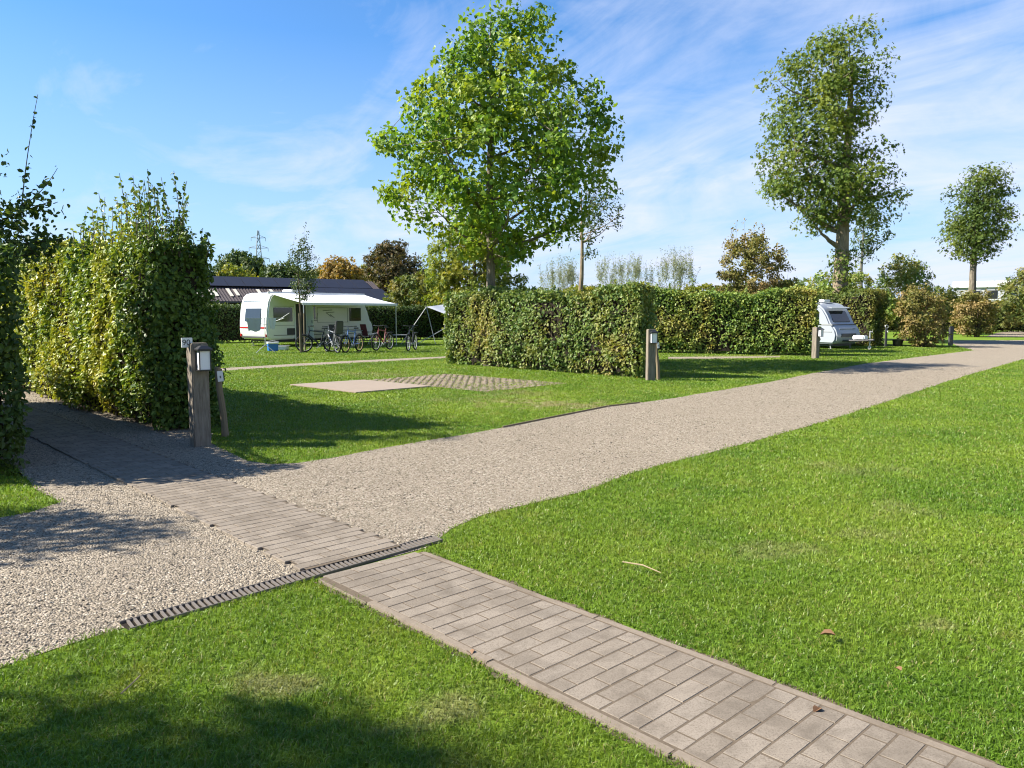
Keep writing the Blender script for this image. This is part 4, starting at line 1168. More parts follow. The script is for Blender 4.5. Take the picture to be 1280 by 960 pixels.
def marker_post(loc, top, label, r=0.042, rz=0.6):
    t = thing('marker_post', label, 'post', (loc[0], loc[1], 0), 0, 'leaning wooden marker posts')
    mb = MB()
    pts = [(0, 0, -0.05), (top[0] * .35 + .008, top[1] * .3, top[2] * .33), (top[0] * .7 - .004, top[1] * .7, top[2] * .68), top]
    mb.tube(pts, [r * 1.12, r * 1.02, r * 0.98, r * 0.92], 10)
    mb.build('post', M['pole'], t, smooth=True)
    zc = top[2] - 0.115
    rot = Matrix.Rotation(math.atan2(top[0], top[2]), 3, 'Y') @ Matrix.Rotation(0, 3, 'Z')
    px = top[0] * zc / top[2]; py = top[1] * zc / top[2]
    rz_ = Matrix.Rotation(rz, 3, 'Z')
    f = rz_ @ Vector((0.012, -r - 0.004, 0))
    mb = MB(); mb.box((px + f.x, py + f.y, zc), (0.072, 0.008, 0.135), rot @ rz_)
    pl = mb.build('number_plate', M['plate'], t, bevel=0.002)
    f2 = rz_ @ Vector((0.012, -r - 0.0095, 0))
    mb = MB(); mb.box((px + f2.x, py + f2.y, zc - 0.01), (0.018, 0.003, 0.032), rot @ rz_)
    mb.build('mark', M['brush'], pl)
    return t


lamp_post(G(251, 557), R(40), 1.235, 'nearest wooden lamp post with lantern and white number plate beside the brick path', number='90')
lamp_post(G(813, 475.5), R(8), 1.20, 'grey wooden lamp post with lantern at the right end of the middle hedge', w=0.19)
lamp_post(G(1019, 448), R(36), 1.08, 'grey wooden lamp post at the end of the right hedge by the silver caravan', w=0.20)
marker_post(G(282, 546), (-0.075, 0.0, 0.90), 'leaning round post with white plate beside the nearest lamp post')
marker_post(G(823, 474.5), (-0.07, 0.0, 0.93), 'leaning round post with white plate by the lamp post of the middle hedge')
x, y = G(1188, 432)
t = thing('bollard_post', 'short dark wooden post at the lawn corner beside the gravel fork', 'post', (x, y, 0))
mb = MB(); mb.box((0, 0, 0.42), (0.17, 0.15, 0.90)); mb.build('post', M['dark'], t, bevel=0.015)
mb = MB(); mb.add([(-.085, -.075, .872), (.085, -.075, .872), (.085, .075, .872), (-.085, .075, .872), (0, 0, .93)], [(0, 1, 4), (1, 2, 4), (2, 3, 4), (3, 0, 4)]); mb.build('cap', M['black'], t)
x, y = G(1107, 433.5)
t = thing('tap_post', 'slim dark water tap post standing before the dark hedge', 'tap', (x, y, 0))
mb = MB(); mb.box((0, 0, 0.42), (0.09, 0.09, 0.86)); mb.build('post', M['dark'], t, bevel=0.01)
mb = MB(); mb.tube([(0, -.04, .72), (0, -.14, .72), (0, -.17, .66)], 0.014, 8); mb.tube([(0, -.08, .72), (0, -.08, .77)], 0.01, 6); mb.box((0, -.08, .775), (.07, .012, .012)); mb.build('tap', M['alu'], t)
mb = MB(); mb.torus((0, -.02, .93), .07, .018, 'y', 16, 6); mb.build('hose_ring', M['alu'], t, smooth=True)
x, y = G(1122, 433)
mb = MB()
n_ = 20; ri = []
for (r_, z_) in [(0.19, 0.0), (0.24, 0.30), (0.255, 0.30), (0.255, 0.325), (0.225, 0.325), (0.175, 0.03)]:
    ri.append([(x + r_ * math.cos(2 * PI * k / n_), y + r_ * math.sin(2 * PI * k / n_), z_) for k in range(n_)])
vs = sum(ri, []); fs = []
for i in range(len(ri) - 1):
    for k in range(n_):
        fs.append((i * n_ + k, i * n_ + (k + 1) % n_, (i + 1) * n_ + (k + 1) % n_, (i + 1) * n_ + k))
fs += [tuple(range(n_)), tuple((len(ri) - 1) * n_ + k for k in reversed(range(n_)))]
mb.add(vs, fs); tag(mb.build('bucket', M['black'], smooth=True), 'black tub on the grass beside the tap post', 'tub')

# ------------------------------------------------------------------ wheels
def wheel(parent, name, c, R_, w, n_sp=5):
    mb = MB(); mb.torus((c[0], c[1], c[2]), R_ - w * 0.42, w * 0.45, 'y', 32, 10)
    t = mb.build(name, M['rubber'], parent, smooth=True)
    mb = MB()
    mb.torus((c[0], c[1], c[2]), R_ * 0.60, 0.02, 'y', 28, 6)
    for k in range(n_sp):
        a = 2 * PI * k / n_sp
        mb.box((c[0] + math.cos(a) * R_ * .32, c[1] - .02, c[2] + math.sin(a) * R_ * .32), (R_ * .6, .03, .055), Matrix.Rotation(-a, 3, 'Y'))
    mb.tube([(c[0], c[1] - .05, c[2]), (c[0], c[1] + .05, c[2])], 0.055, 12)
    mb.build('rim', M['alu'], t)
    return t


# ------------------------------------------------------------------ the white caravan with its awning
A1 = R(50.0)
cv = thing('caravan', 'white touring caravan with a white awning stretched out over bicycles and camp chairs', 'caravan', (-11.1, 35.1, 0), A1)
W1 = 2.3
pf = [(0.16, .34), (0.03, .50), (0.0, .80), (0.015, 1.2), (0.07, 1.7), (0.15, 2.08), (0.25, 2.30), (0.42, 2.44), (0.7, 2.50), (2.2, 2.53), (4.4, 2.51), (5.0, 2.46), (5.35, 2.34), (5.62, 2.08),
      (5.85, 1.6), (6.0, 1.15), (6.12, 1.05), (6.18, .75), (6.12, .45), (5.95, .34)]
mb = MB(); mb.prism(pf, 'xz', 0, W1)
body = mb.build('body', M['body'], cv, smooth=True, bevel=0.055)
# side skin panels and trim
mb = MB()
for (x0, x1, z0, z1) in [(0.42, 1.50, 1.86, 1.872), (0.42, 1.50, 0.98, 0.99), (2.2, 5.5, 0.72, 0.735), (0.35, 5.7, 0.52, 0.55), (2.75, 4.55, 1.80, 1.812), (2.75, 4.55, 1.10, 1.112)]:
    mb.box(((x0 + x1) / 2, -0.006, (z0 + z1) / 2), (x1 - x0, 0.014, z1 - z0 + .006))
for x in (2.75, 4.55):
    mb.box((x, -0.006, 1.456), (0.018, 0.013, 0.70))
mb.build('side_trim', M['tail'], body)
for (dx, dz, ln, an) in [(3.35, 1.68, .55, 4), (3.5, 1.58, .5, 4), (3.42, 1.47, .34, -32), (3.62, 1.40, .3, -32), (2.62, 1.2, .3, 2), (2.74, 1.40, .3, 78)]:
    mb = MB(); mb.box((dx, -0.005, dz), (ln, 0.011, .032), Matrix.Rotation(R(-an), 3, 'Y')); mb.build('stripe_marking', M['tail'], body)
def side_window(x0, x1, z0, z1):
    mb = MB(); mb.box(((x0 + x1) / 2, -0.012, (z0 + z1) / 2), (x1 - x0, 0.03, z1 - z0))
    w_ = mb.build('window', M['glass'], body, bevel=0.012)
    mb = MB()
    t_ = .035
    mb.box(((x0 + x1) / 2, -0.01, z1 + .01), (x1 - x0 + 2 * t_, 0.022, t_)); mb.box(((x0 + x1) / 2, -0.01, z0 - .01), (x1 - x0 + 2 * t_, 0.022, t_))
    mb.box((x0 - .015, -0.01, (z0 + z1) / 2), (t_, 0.022, z1 - z0 - .02)); mb.box((x1 + .015, -0.01, (z0 + z1) / 2), (t_, 0.022, z1 - z0 - .02))
    return w_
for q_ in [(0.36, 1.36, 1.16, 1.80), (2.34, 2.64, 1.26, 1.86), (4.66, 5.38, 1.16, 1.80)]:
    side_window(*q_)
# rear window follows the slope of the tail
rs = math.atan2(0.085, 0.62)
rot = Matrix.Rotation(rs, 3, 'Y')
mb = MB(); mb.box((0.032, W1 / 2, 1.47), (0.03, 1.30, 0.60), rot); mb.build('window', M['glass'], body, bevel=0.012)
for y0_, y1_ in ((.08, .82), (1.48, W1 - .08)):
    mb = MB(); mb.box((-0.004, (y0_ + y1_) / 2, 0.88), (0.03, y1_ - y0_, .075)); mb.build('tail_light', M['red'], body, bevel=0.01)
mb = MB(); mb.box((-0.022, W1 / 2 + .05, 0.87), (0.02, 0.52, .125)); mb.build('number_plate', M['yellow'], body)
for yy in (0.12, W1 - .12):
    mb = MB(); mb.box((0.02, yy, 0.52), (0.06, 0.12, .13))
    mb.build('tail_light', M['red'], body, bevel=0.01)
mb = MB(); mb.box((0.03, W1 / 2, 0.44), (0.10, W1 - .5, .07)); mb.build('bumper', M['dark'], body, bevel=0.01)
mb = MB(); mb.box((0.105, W1 / 2, 2.16), (0.03, W1 - .3, .03)); mb.build('rear_trim', M['tail'], body)
# doorway, open, its unlit inside painted as a flat black panel
mb = MB(); mb.box((1.80, -0.01, 1.16), (0.56, 0.03, 1.62)); mb.build('doorway', M['black'], body)
mb = MB(); mb.box((1.495, -0.02, 1.16), (0.05, 0.05, 1.68)); mb.box((2.105, -0.02, 1.16), (0.05, 0.05, 1.68)); mb.box((1.80, -0.02, 2.0), (0.66, 0.05, 0.05)); mb.build('door_frame', M['body'], body)
mb = MB(); mb.box((2.13, -0.30, 1.16), (0.035, 0.53, 1.60)); dr = mb.build('door', M['side'], body, bevel=0.01)
mb = MB(); mb.box((2.105, -0.48, 1.15), (0.03, .03, .14)); mb.build('handle', M['dark'], dr)
mb = MB(); mb.box((1.30, -0.014, .70), (.50, .03, .30)); mb.build('hatch', M['dark'], body, bevel=0.01)
mb = MB(); mb.box((2.3, W1 / 2, 2.60), (0.9, 0.75, 0.15)); mb.build('roof_vent', M['body'], body, bevel=0.04)
mb = MB(); mb.box((3.1, W1 / 2, .29), (5.2, W1 - .5, .12)); mb.build('chassis', M['dark'], cv)
for yy in (0.14, W1 - .14):
    wheel(cv, 'wheel', (3.3, yy, .33), .33, .19)
mb = MB(); mb.tube([(5.8, .5, .36), (7.2, W1 / 2 - .03, .42)], .045, 8); mb.tube([(5.8, W1 - .5, .36), (7.2, W1 / 2 + .03, .42)], .045, 8); mb.tube([(7.15, W1 / 2, .42), (7.45, W1 / 2, .45)], .05, 8)
mb.build('drawbar', M['grey'], cv)
mb = MB(); mb.tube([(7.1, W1 / 2 + .12, .10), (7.1, W1 / 2 + .12, .75)], .03, 8); mb.torus((7.1, W1 / 2 + .12, .10), .07, .03, 'y', 16, 6); mb.build('jockey_wheel', M['dark'], cv)
for (a, b) in ((.5, .2), (.5, W1 - .2), (5.6, .2), (5.6, W1 - .2)):
    mb = MB(); mb.tube([(a, b, .36), (a + .1, b, .02)], .025, 6); mb.box((a + .1, b, .012), (.14, .14, .02))
    mb.build('corner_steady', M['grey'], cv)
# awning
aw = None
mb = MB()
nx, ny = 16, 9
X0, X1 = 0.12, 5.55
gv = []
for lay in (0, 1):
    for j in range(ny):
        for i in range(nx):
            u_, v_ = i / (nx - 1), j / (ny - 1)
            xx = X0 + (X1 - X0) * u_
            z_ = 2.46 - 0.46 * v_ - 0.05 * math.sin(PI * v_) * (0.5 + 0.5 * math.sin(PI * u_)) + 0.012 * math.sin(9 * u_ + 3 * v_)
            gv.append((xx, -0.06 - 2.5 * v_, z_ - 0.006 * lay))
fs = []
for j in range(ny - 1):
    for i in range(nx - 1):
        a = j * nx + i; o_ = nx * ny
        fs.append((a, a + 1, a + nx + 1, a + nx)); fs.append((a + o_, a + nx + o_, a + nx + 1 + o_, a + 1 + o_))
for j in range(ny - 1):
    for i in (0, nx - 1):
        a = j * nx + i; fs.append((a, a + nx, a + nx + nx * ny, a + nx * ny))
mb.add(gv, fs)
aw = mb.build('awning', M['canvas'], cv, smooth=True)
mb = MB(); mb.box(((X0 + X1) / 2, -2.575, 1.955), (X1 - X0, 0.03, 0.11)); mb.build('valance', M['canvas'], aw, bevel=0.008)
mb = MB(); mb.box(((X0 + X1) / 2, -0.045, 2.47), (X1 - X0 + .1, 0.09, 0.10)); mb.build('awning_case', M['body'], aw, bevel=0.015)
for xx in (X0 + .08, X1 - .08):
    mb = MB(); mb.tube([(xx, -2.56, 1.93), (xx, -2.56, 0.0)], 0.022, 8); mb.box((xx, -2.56, .01), (.1, .1, .02)); mb.build('leg', M['alu'], aw)
for xx in (X0 + .3, X1 - .3):
    mb = MB(); mb.tube([(xx, -.08, 2.40), (xx + (.5 if xx < 3 else -.5), -1.3, 2.12), (xx, -2.52, 1.95)], 0.02, 6)
    mb.build('awning_arm', M['alu'], aw)

# ------------------------------------------------------------------ the silver caravan
A2 = R(-58.0)
f2 = np.array([math.cos(A2), math.sin(A2)])
L2 = 4.4
org2 = np.array([13.9, 33.2]) - f2 * L2 * 0.91
c2 = thing('caravan', 'small silver-white caravan nosing out beside the right hedge, seen from its rounded front', 'caravan', (org2[0], org2[1], 0), A2)
c2.scale = (0.91, 0.91, 0.93)
W2 = 1.9
pf2 = [(0.15, .24), (0.02, .60), (0.0, .95), (0.06, 1.5), (0.18, 1.9), (0.42, 2.10), (0.9, 2.17), (2.6, 2.19), (3.1, 2.15), (3.38, 2.05), (3.62, 1.86), (3.82, 1.58), (4.02, 1.20), (4.14, 1.12), (4.32, .90), (4.40, .66), (4.36, .40), (4.22, .24)]
mb = MB(); mb.prism(pf2, 'xz', 0, W2)
b2 = mb.build('body', M['body2'], c2, smooth=True, bevel=0.07)
sl = math.atan2(4.02 - 3.62, 1.86 - 1.20)
rotw = Matrix.Rotation(-sl, 3, 'Y')
cx_, cz_ = (3.62 + 4.02) / 2 + .025, (1.86 + 1.20) / 2 - .02
mb = MB(); mb.box((cx_, W2 / 2, cz_), (0.04, 1.30, 0.60), rotw); mb.build('window', M['glass'], b2, bevel=0.015)
mb = MB(); mb.box((3.80, W2 / 2, 1.93), (0.30, 1.45, 0.03), Matrix.Rotation(R(12), 3, 'Y')); mb.build('window_visor', M['body2'], b2, bevel=0.012)
mb = MB(); mb.box((4.13, W2 / 2, 1.135), (0.06, W2 - .08, .03)); mb.build('front_trim', M['dark'], b2)
mb = MB(); mb.box((4.40, W2 / 2, .64), (0.05, 1.1, .16)); mb.build('grille', M['dark'], b2, bevel=0.01)
mb = MB(); mb.box((4.31, W2 / 2, .93), (0.05, 1.2, .03), Matrix.Rotation(R(-38), 3, 'Y')); mb.build('locker_handle', M['tail'], b2)
mb = MB(); mb.box((3.0, -0.012, 1.48), (0.85, 0.03, 0.52)); mb.build('window', M['glass'], b2, bevel=0.015)
mb = MB(); mb.box((2.2, -0.006, 1.13), (3.9, 0.014, .05)); mb.box((2.2, -0.006, .80), (3.9, 0.014, .03)); mb.build('side_trim', M['tail'], b2)
mb = MB(); mb.box((2.9, W2 / 2, 2.25), (0.5, 0.5, 0.13)); mb.build('roof_vent', M['body'], b2, bevel=0.03)
mb = MB(); mb.tube([(2.2, .35, 2.16), (2.2, .35, 2.45)], .012, 6); mb.box((2.2, .35, 2.45), (.35, .06, .03)); mb.build('aerial', M['grey'], b2)
mb = MB(); mb.box((2.1, W2 / 2, .20), (3.9, W2 - .4, .12)); mb.build('chassis', M['dark'], c2)
for yy in (0.12, W2 - .12):
    wheel(c2, 'wheel', (1.9, yy, .31), .31, .17)
mb = MB(); mb.tube([(4.1, .5, .38), (5.45, W2 / 2 - .03, .43)], .045, 8); mb.tube([(4.1, W2 - .5, .38), (5.45, W2 / 2 + .03, .43)], .045, 8); mb.tube([(5.4, W2 / 2, .43), (5.7, W2 / 2, .46)], .05, 8)
mb.build('drawbar', M['dark'], c2)
mb = MB(); mb.box((5.0, W2 / 2, .55), (.62, .34, .20)); mb.build('coupling_cover', M['body'], c2, bevel=0.04)
mb = MB(); mb.tube([(5.35, W2 / 2 + .22, .10), (5.35, W2 / 2 + .22, .85)], .03, 8); mb.tube([(5.35, W2 / 2 + .22, .85), (5.47, W2 / 2 + .22, .80), (5.47, W2 / 2 + .22, .92)], .016, 6); mb.torus((5.35, W2 / 2 + .22, .09), .065, .03, 'y', 16, 6); mb.build('jockey_wheel', M['alu'], c2)
for (a, b) in ((.4, .2), (.4, W2 - .2), (3.9, .2), (3.9, W2 - .2)):
    mb = MB(); mb.tube([(a, b, .38), (a + .08, b, .02)], .025, 6); mb.box((a + .08, b, .012), (.14, .14, .02))
    mb.build('corner_steady', M['grey'], c2)

# ------------------------------------------------------------------ bicycles
FR = {'silver': simple('frame_silver', (.20, .21, .22), .5, .2), 'blue': simple('frame_blue', (.10, .20, .45), .35), 'red': simple('frame_dark_red', (.22, .03, .03), .4), 'white': simple('frame_white', (.6, .6, .6), .35), 'black': simple('frame_black', (.02, .02, .022), .35)}
TAN = simple('tan_tyre', (.42, .30, .16), .8)


def bicycle(px, py, rz, frame, label, tan=False, bags=False, child=False, scale=1.0):
    x, y = G(px, py)
    t = thing('bicycle', label, 'bicycle', (x, y, 0), rz, 'bicycles parked on the grass by the awning')
    Rw = .345 * scale; wb = 1.08 * scale
    def S(*p): return tuple(v * scale for v in p)
    for sx in (0, wb):
        mb = MB(); mb.torus((sx, 0, Rw), Rw - .028, .030, 'y', 36, 7)
        w_ = mb.build('wheel', M['rubber'], t, smooth=True)
        mb = MB()
        mb.torus((sx, 0, Rw), Rw - .052, .013, 'y', 36, 6)
        for k in range(14):
            a = 2 * PI * k / 14
            mb.tube([(sx, .02 * (-1) ** k, Rw), (sx + math.cos(a) * (Rw - .05), 0, Rw + math.sin(a) * (Rw - .05))], .0028, 4, cap=False)
        mb.tube([(sx, -.05, Rw), (sx, .05, Rw)], .022, 8)
        mb.build('rim', TAN if tan else M['grey'], w_)
        mb = MB()
        arc = [(sx + math.cos(a) * (Rw + .025), 0, Rw + math.sin(a) * (Rw + .025)) for a in np.linspace(R(20 if sx == 0 else 60), R(150 if sx == 0 else 170), 10)]
        mb.tube(arc, .016, 6); mb.build('mudguard', M['dark'], t, smooth=True)
    bb = S(.46, 0, .29); seat_t = S(.30, 0, .80); head_t = S(.86, 0, .86); head_b = S(.90, 0, .70); ra = (0, 0, Rw); fa = (wb, 0, Rw)
    mb = MB()
    for a, b, r_ in [(bb, seat_t, .024), (bb, head_b, .030), (seat_t, head_t, .024), (head_t, head_b, .028)]:
        mb.tube([a, b], r_, 8)
    for s_ in (-1, 1):
        off = .05 * s_
        mb.tube([bb, (ra[0], off, ra[2])], .011, 6); mb.tube([seat_t, (ra[0], off, ra[2])], .009, 6)
        mb.tube([(head_b[0], off * .6, head_b[2]), (fa[0] - .05, off, fa[2] + .1), (fa[0], off, fa[2])], .012, 6)
    mb.tube([seat_t, S(.27, 0, .92)], .014, 8)
    mb.tube([head_t, S(.84, 0, .98), S(.90, 0, 1.02)], .014, 8)
    mb.build('frame', FR[frame], t, smooth=True)
    mb = MB(); hx = .88 * scale; hz = 1.02 * scale
    mb.tube([(hx - .16, -.30, hz + .02), (hx - .02, -.24, hz + .02), (hx + .02, 0, hz), (hx - .02, .24, hz + .02), (hx - .16, .30, hz + .02)], .013, 8)
    mb.tube([(hx - .17, -.30, hz + .02), (hx - .06, -.265, hz + .02)], .02, 8); mb.tube([(hx - .17, .30, hz + .02), (hx - .06, .265, hz + .02)], .02, 8)
    mb.build('handlebar', M['black'], t, smooth=True)
    mb = MB(); zs_ = .93 * scale; xs_ = .26 * scale
    mb.prism([(xs_ - .13, -.08), (xs_ - .13, .08), (xs_ - .02, .07), (xs_ + .13, .02), (xs_ + .13, -.02), (xs_ - .02, -.07)], 'xy', zs_, zs_ + .05)
    mb.build('saddle', M['black'], t, bevel=.015)
    mb = MB(); mb.tube([(bb[0], -.055, bb[2]), (bb[0], .055, bb[2])], .045, 10); mb.torus((bb[0], -.05, bb[2]), .085, .008, 'y', 20, 5)
    mb.tube([(bb[0], -.07, bb[2]), (bb[0] + .12, -.07, bb[2] - .12)], .009, 6); mb.tube([(bb[0], .07, bb[2]), (bb[0] - .12, .07, bb[2] + .12)], .009, 6)
    mb.box((bb[0] + .12, -.12, bb[2] - .12), (.09, .08, .02)); mb.box((bb[0] - .12, .12, bb[2] + .12), (.09, .08, .02))
    mb.build('crankset', M['grey'], t)
    mb = MB(); z_ = Rw * 2 + .05
    mb.box((-.05, 0, z_), (.36, .13, .015))
    for s_ in (-1, 1):
        mb.tube([(-.10, .06 * s_, z_), (0, .06 * s_, Rw)], .006, 5)
    mb.build('luggage_rack', M['dark'], t)
    if bags:
        for s_ in (-1, 1):
            mb = MB(); mb.box((-.08, .16 * s_, Rw + .20), (.38, .16, .36)); mb.build('pannier', M['black'], t, bevel=.035)
    if child:
        mb = MB()
        mb.prism([(-.22, z_ + .02), (.12, z_ + .02), (.14, z_ + .10), (-.10, z_ + .12), (-.20, z_ + .52), (-.30, z_ + .52)], 'xz', -.16, .16)
        cs = mb.build('child_seat', M['dark'], t, bevel=.03)
        mb = MB(); mb.box((-.125, 0, z_ + .33), (.05, .24, .34), Matrix.Rotation(R(-14), 3, 'Y')); mb.build('seat_pad', M['maroon'], cs, bevel=.02)
    tilt = R(5)
    return t


bicycle(422, 441.5, R(125), 'silver', 'silver bicycle with dark child seat on its rack, left of the blue one', child=True)
bicycle(449, 439.5, R(-108), 'blue', 'blue bicycle with tan rims in the middle of the row by the awning', tan=True)
bicycle(487, 437, R(-112), 'red', 'dark red bicycle right of the blue one, near the right awning leg')
bicycle(519, 437.5, R(-98), 'black', 'black bicycle seen nearly head-on, rightmost, standing alone before the tarp poles')
bicycle(415, 440, R(190), 'black', 'black bicycle with black pannier bags next to the staked tree', bags=True)

# ------------------------------------------------------------------ things on the pitch
def stake(px, py, lean, label):
    x, y = G(px, py)
    mb = MB(); mb.tube([(x, y, -.05), (x + lean, y, 1.55)], [.034, .028], 8)
    return tag(mb.build('tree_stake', M['pole'], smooth=True), label, 'stake', 'stakes of the young tree')
stake(376, 441.5, -.02, 'left pale wooden stake of the young tree before the awning')
stake(381.5, 439.8, -.02, 'right pale wooden stake of the young tree before the awning')

x, y = G(332, 441)
t = thing('drying_rack', 'grey standing laundry rack hung with towels behind the white caravan', 'laundry rack', (x, y, 0), R(20))
mb = MB()
for a in (90, 210, 330):
    mb.tube([(0, 0, .32), (.42 * math.cos(R(a)), .42 * math.sin(R(a)), 0.01)], .014, 6)
mb.tube([(0, 0, .28), (0, 0, 1.38)], .018, 8); mb.build('stand', M['alu'], t)
mb = MB()
ht = 1.36
for a in (0, 180):
    sx = 1 if a == 0 else -1
    mb.tube([(0, 0, 1.1), (.72 * sx, -.28, ht)], .01, 6); mb.tube([(0, 0, 1.1), (.72 * sx, .28, ht)], .01, 6)
    mb.tube([(.72 * sx, -.30, ht), (.72 * sx, .30, ht)], .01, 6)
for yy in (-.28, -.1, .1, .28):
    mb.tube([(-.72, yy, ht), (.72, yy, ht)], .005, 5)
mb.tube([(.5, .1, ht - .1), (.95, .12, ht + .2)], .014, 6)
mb.build('arms', M['alu'], t)
TW = simple('towel_grey', (.42, .42, .45), .9); TW2 = simple('towel_pale', (.62, .62, .60), .9)
def towel(x0, x1, y_, z0, label, mat):
    mb = MB(); n = 7; vs = []
    for s_ in (0, 1):
        for i in range(n):
            for z_, dz in ((ht + .004, 0), (z0, 1)):
                u_ = i / (n - 1)
                sw = (0.12 * (u_ - .5)) * dz
                vs.append((x0 + (x1 - x0) * u_ - sw, y_ + .02 * math.sin(i * 1.9) * dz + .008 * s_, z_ + .03 * math.sin(i * 1.3) * dz))
    fs = []
    for i in range(n - 1):
        fs += [(2 * i, 2 * i + 1, 2 * i + 3, 2 * i + 2), (2 * n + 2 * i, 2 * n + 2 * i + 2, 2 * n + 2 * i + 3, 2 * n + 2 * i + 1)]
        fs += [(2 * i, 2 * i + 2, 2 * n + 2 * i + 2, 2 * n + 2 * i), (2 * i + 1, 2 * n + 2 * i + 1, 2 * n + 2 * i + 3, 2 * i + 3)]
    mb.add(vs, fs)
    o = mb.build('towel', mat, smooth=True)
    o.location = (x, y, 0); o.rotation_euler = (0, 0, R(20))
    return tag(o, label, 'towel', 'towels on the laundry rack')
towel(-.68, -.12, -.29, .86, 'grey towel hanging on the left half of the laundry rack', TW)
towel(.12, .42, -.29, .94, 'pale cloth hanging on the right half of the laundry rack', TW2)

x, y = G(341, 439)
t = thing('cool_box', 'blue cool box with white lid on the grass under the laundry rack', 'cool box', (x, y, 0), R(30))
mb = MB(); mb.prism([(-.18, 0), (.18, 0), (.21, .30), (-.21, .30)], 'xz', -.13, .13); mb.build('box', M['blue'], t, bevel=.02)
mb = MB(); mb.box((0, 0, .335), (.45, .30, .07)); mb.build('lid', M['plate'], t, bevel=.02)
mb = MB(); mb.tube([(-.22, 0, .28), (-.24, 0, .40), (0, 0, .43), (.24, 0, .40), (.22, 0, .28)], .01, 6); mb.build('handle', M['plate'], t)
x, y = G(352, 437.5)
t = thing('water_jug', 'pale low basin right of the blue cool box', 'basin', (x, y, 0), 0)
t.name = 'wash_basin'
mb = MB(); mb.prism([(-.24, 0), (.24, 0), (.29, .17), (-.29, .17)], 'xz', -.19, .19); mb.build('basin', M['side'], t, bevel=.02)
mb = MB(); mb.box((0, -.20, .175), (.62, .03, .02)); mb.box((0, .20, .175), (.62, .03, .02)); mb.box((-.30, 0, .175), (.03, .37, .02)); mb.box((.30, 0, .175), (.03, .37, .02)); mb.build('rim', M['alu'], t)

def camp_chair(loc, rz, label, mat):
    t = thing('camp_chair', label, 'camp chair', (loc[0], loc[1], 0), rz, 'camp chairs under the awning')
    mb = MB(); mb.box((0, 0, .44), (.48, .46, .035)); mb.build('seat', mat, t, bevel=.012)
    mb = MB(); mb.box((0, .27, .74), (.44, .035, .56), Matrix.Rotation(R(-14), 3, 'X')); mb.build('backrest', mat, t, bevel=.012)
    for sx in (-.25, .25):
        mb = MB(); mb.tube([(sx, -.28, 0), (sx, .22, .62)], .013, 6); mb.build('leg', M['alu'], t)
        mb = MB(); mb.tube([(sx, .28, 0), (sx, -.18, .62)], .013, 6); mb.build('leg', M['alu'], t)
        mb = MB(); mb.box((sx, .02, .635), (.05, .46, .03)); mb.build('armrest', M['dark'], t, bevel=.008)
    return t
def on1(s, o):  # a point beside the caravan: s along it, o out from its side
    return (-11.1 + math.cos(A1) * s + math.sin(A1) * o, 35.1 + math.sin(A1) * s - math.cos(A1) * o)
camp_chair(on1(4.7, 1.4), R(140), 'maroon camp chair under the right end of the awning', M['maroon'])
camp_chair(on1(3.0, 1.2), R(60), 'dark camp chair in front of the caravan wall, behind the silver bicycle', M['dark'])
x, y = on1(3.9, 1.0)
t = thing('camp_table', 'grey folding camp table under the awning between the camp chairs', 'table', (x, y, 0), A1)
mb = MB(); mb.box((0, 0, .70), (1.1, .7, .03)); mb.build('tabletop', M['grey'], t, bevel=.01)
for a in (-.48, .48):
    for b in (-.28, .28):
        mb = MB(); mb.tube([(a, b, .69), (a * 1.05, b * 1.1, 0)], .014, 6); mb.build('leg', M['alu'], t)
x, y = G(484, 429)
t = thing('camp_table', 'low folding table on the grass between awning leg and tarp poles', 'table', (x + .6, y, 0), R(8))
mb = MB(); mb.box((0, 0, .42), (1.0, .5, .03)); mb.build('tabletop', M['grey'], t, bevel=.01)
for a in (-.42, .42):
    for b in (-.2, .2):
        mb = MB(); mb.tube([(a, b, .41), (a * 1.05, b * 1.1, 0)], .012, 6); mb.build('leg', M['alu'], t)

# tarp shelter on thin poles
t = thing('tarp_shelter', 'white peaked tarp on slanting poles beside the middle hedge', 'tarp', (-4.25, 38.6, 0))
mb = MB()
ap = Vector((0, 0, 1.86)); e1 = Vector((1.7, -.4, 1.22)); e2 = Vector((2.4, 1.7, 1.40)); e3 = Vector((0.75, 2.1, 2.0))
nn = 8; vs = []; fs = []
for lay in (0, 1):
    for i in range(nn + 1):
        for j in range(nn + 1):
            u_, v_ = i / nn, j / nn
            p_ = ap * (1 - u_) * (1 - v_) + e1 * u_ * (1 - v_) + e2 * u_ * v_ + e3 * (1 - u_) * v_
            p_ = p_ - Vector((0, 0, .16 * math.sin(PI * u_) * math.sin(PI * v_) + .008 * lay))
            vs.append(p_)
o_ = (nn + 1) ** 2
for i in range(nn):
    for j in range(nn):
        a = i * (nn + 1) + j
        fs += [(a, a + 1, a + nn + 2, a + nn + 1), (a + o_, a + nn + 1 + o_, a + nn + 2 + o_, a + 1 + o_)]
mb.add(vs, fs); mb.build('canopy', M['canvas'], t, smooth=True)
for a, b in [((0, 0, 1.85), (.45, -.1, 0)), ((0, 0, 1.85), (-1.25, -.35, 0)), ((1.68, -.4, 1.22), (-.45, -1.0, 0)), ((.75, 2.08, 1.99), (.7, 2.3, 0)), ((2.38, 1.68, 1.40), (2.6, 1.9, 0))]:
    mb = MB(); mb.tube([a, b], .018, 6); mb.build('pole', M['grey'], t)

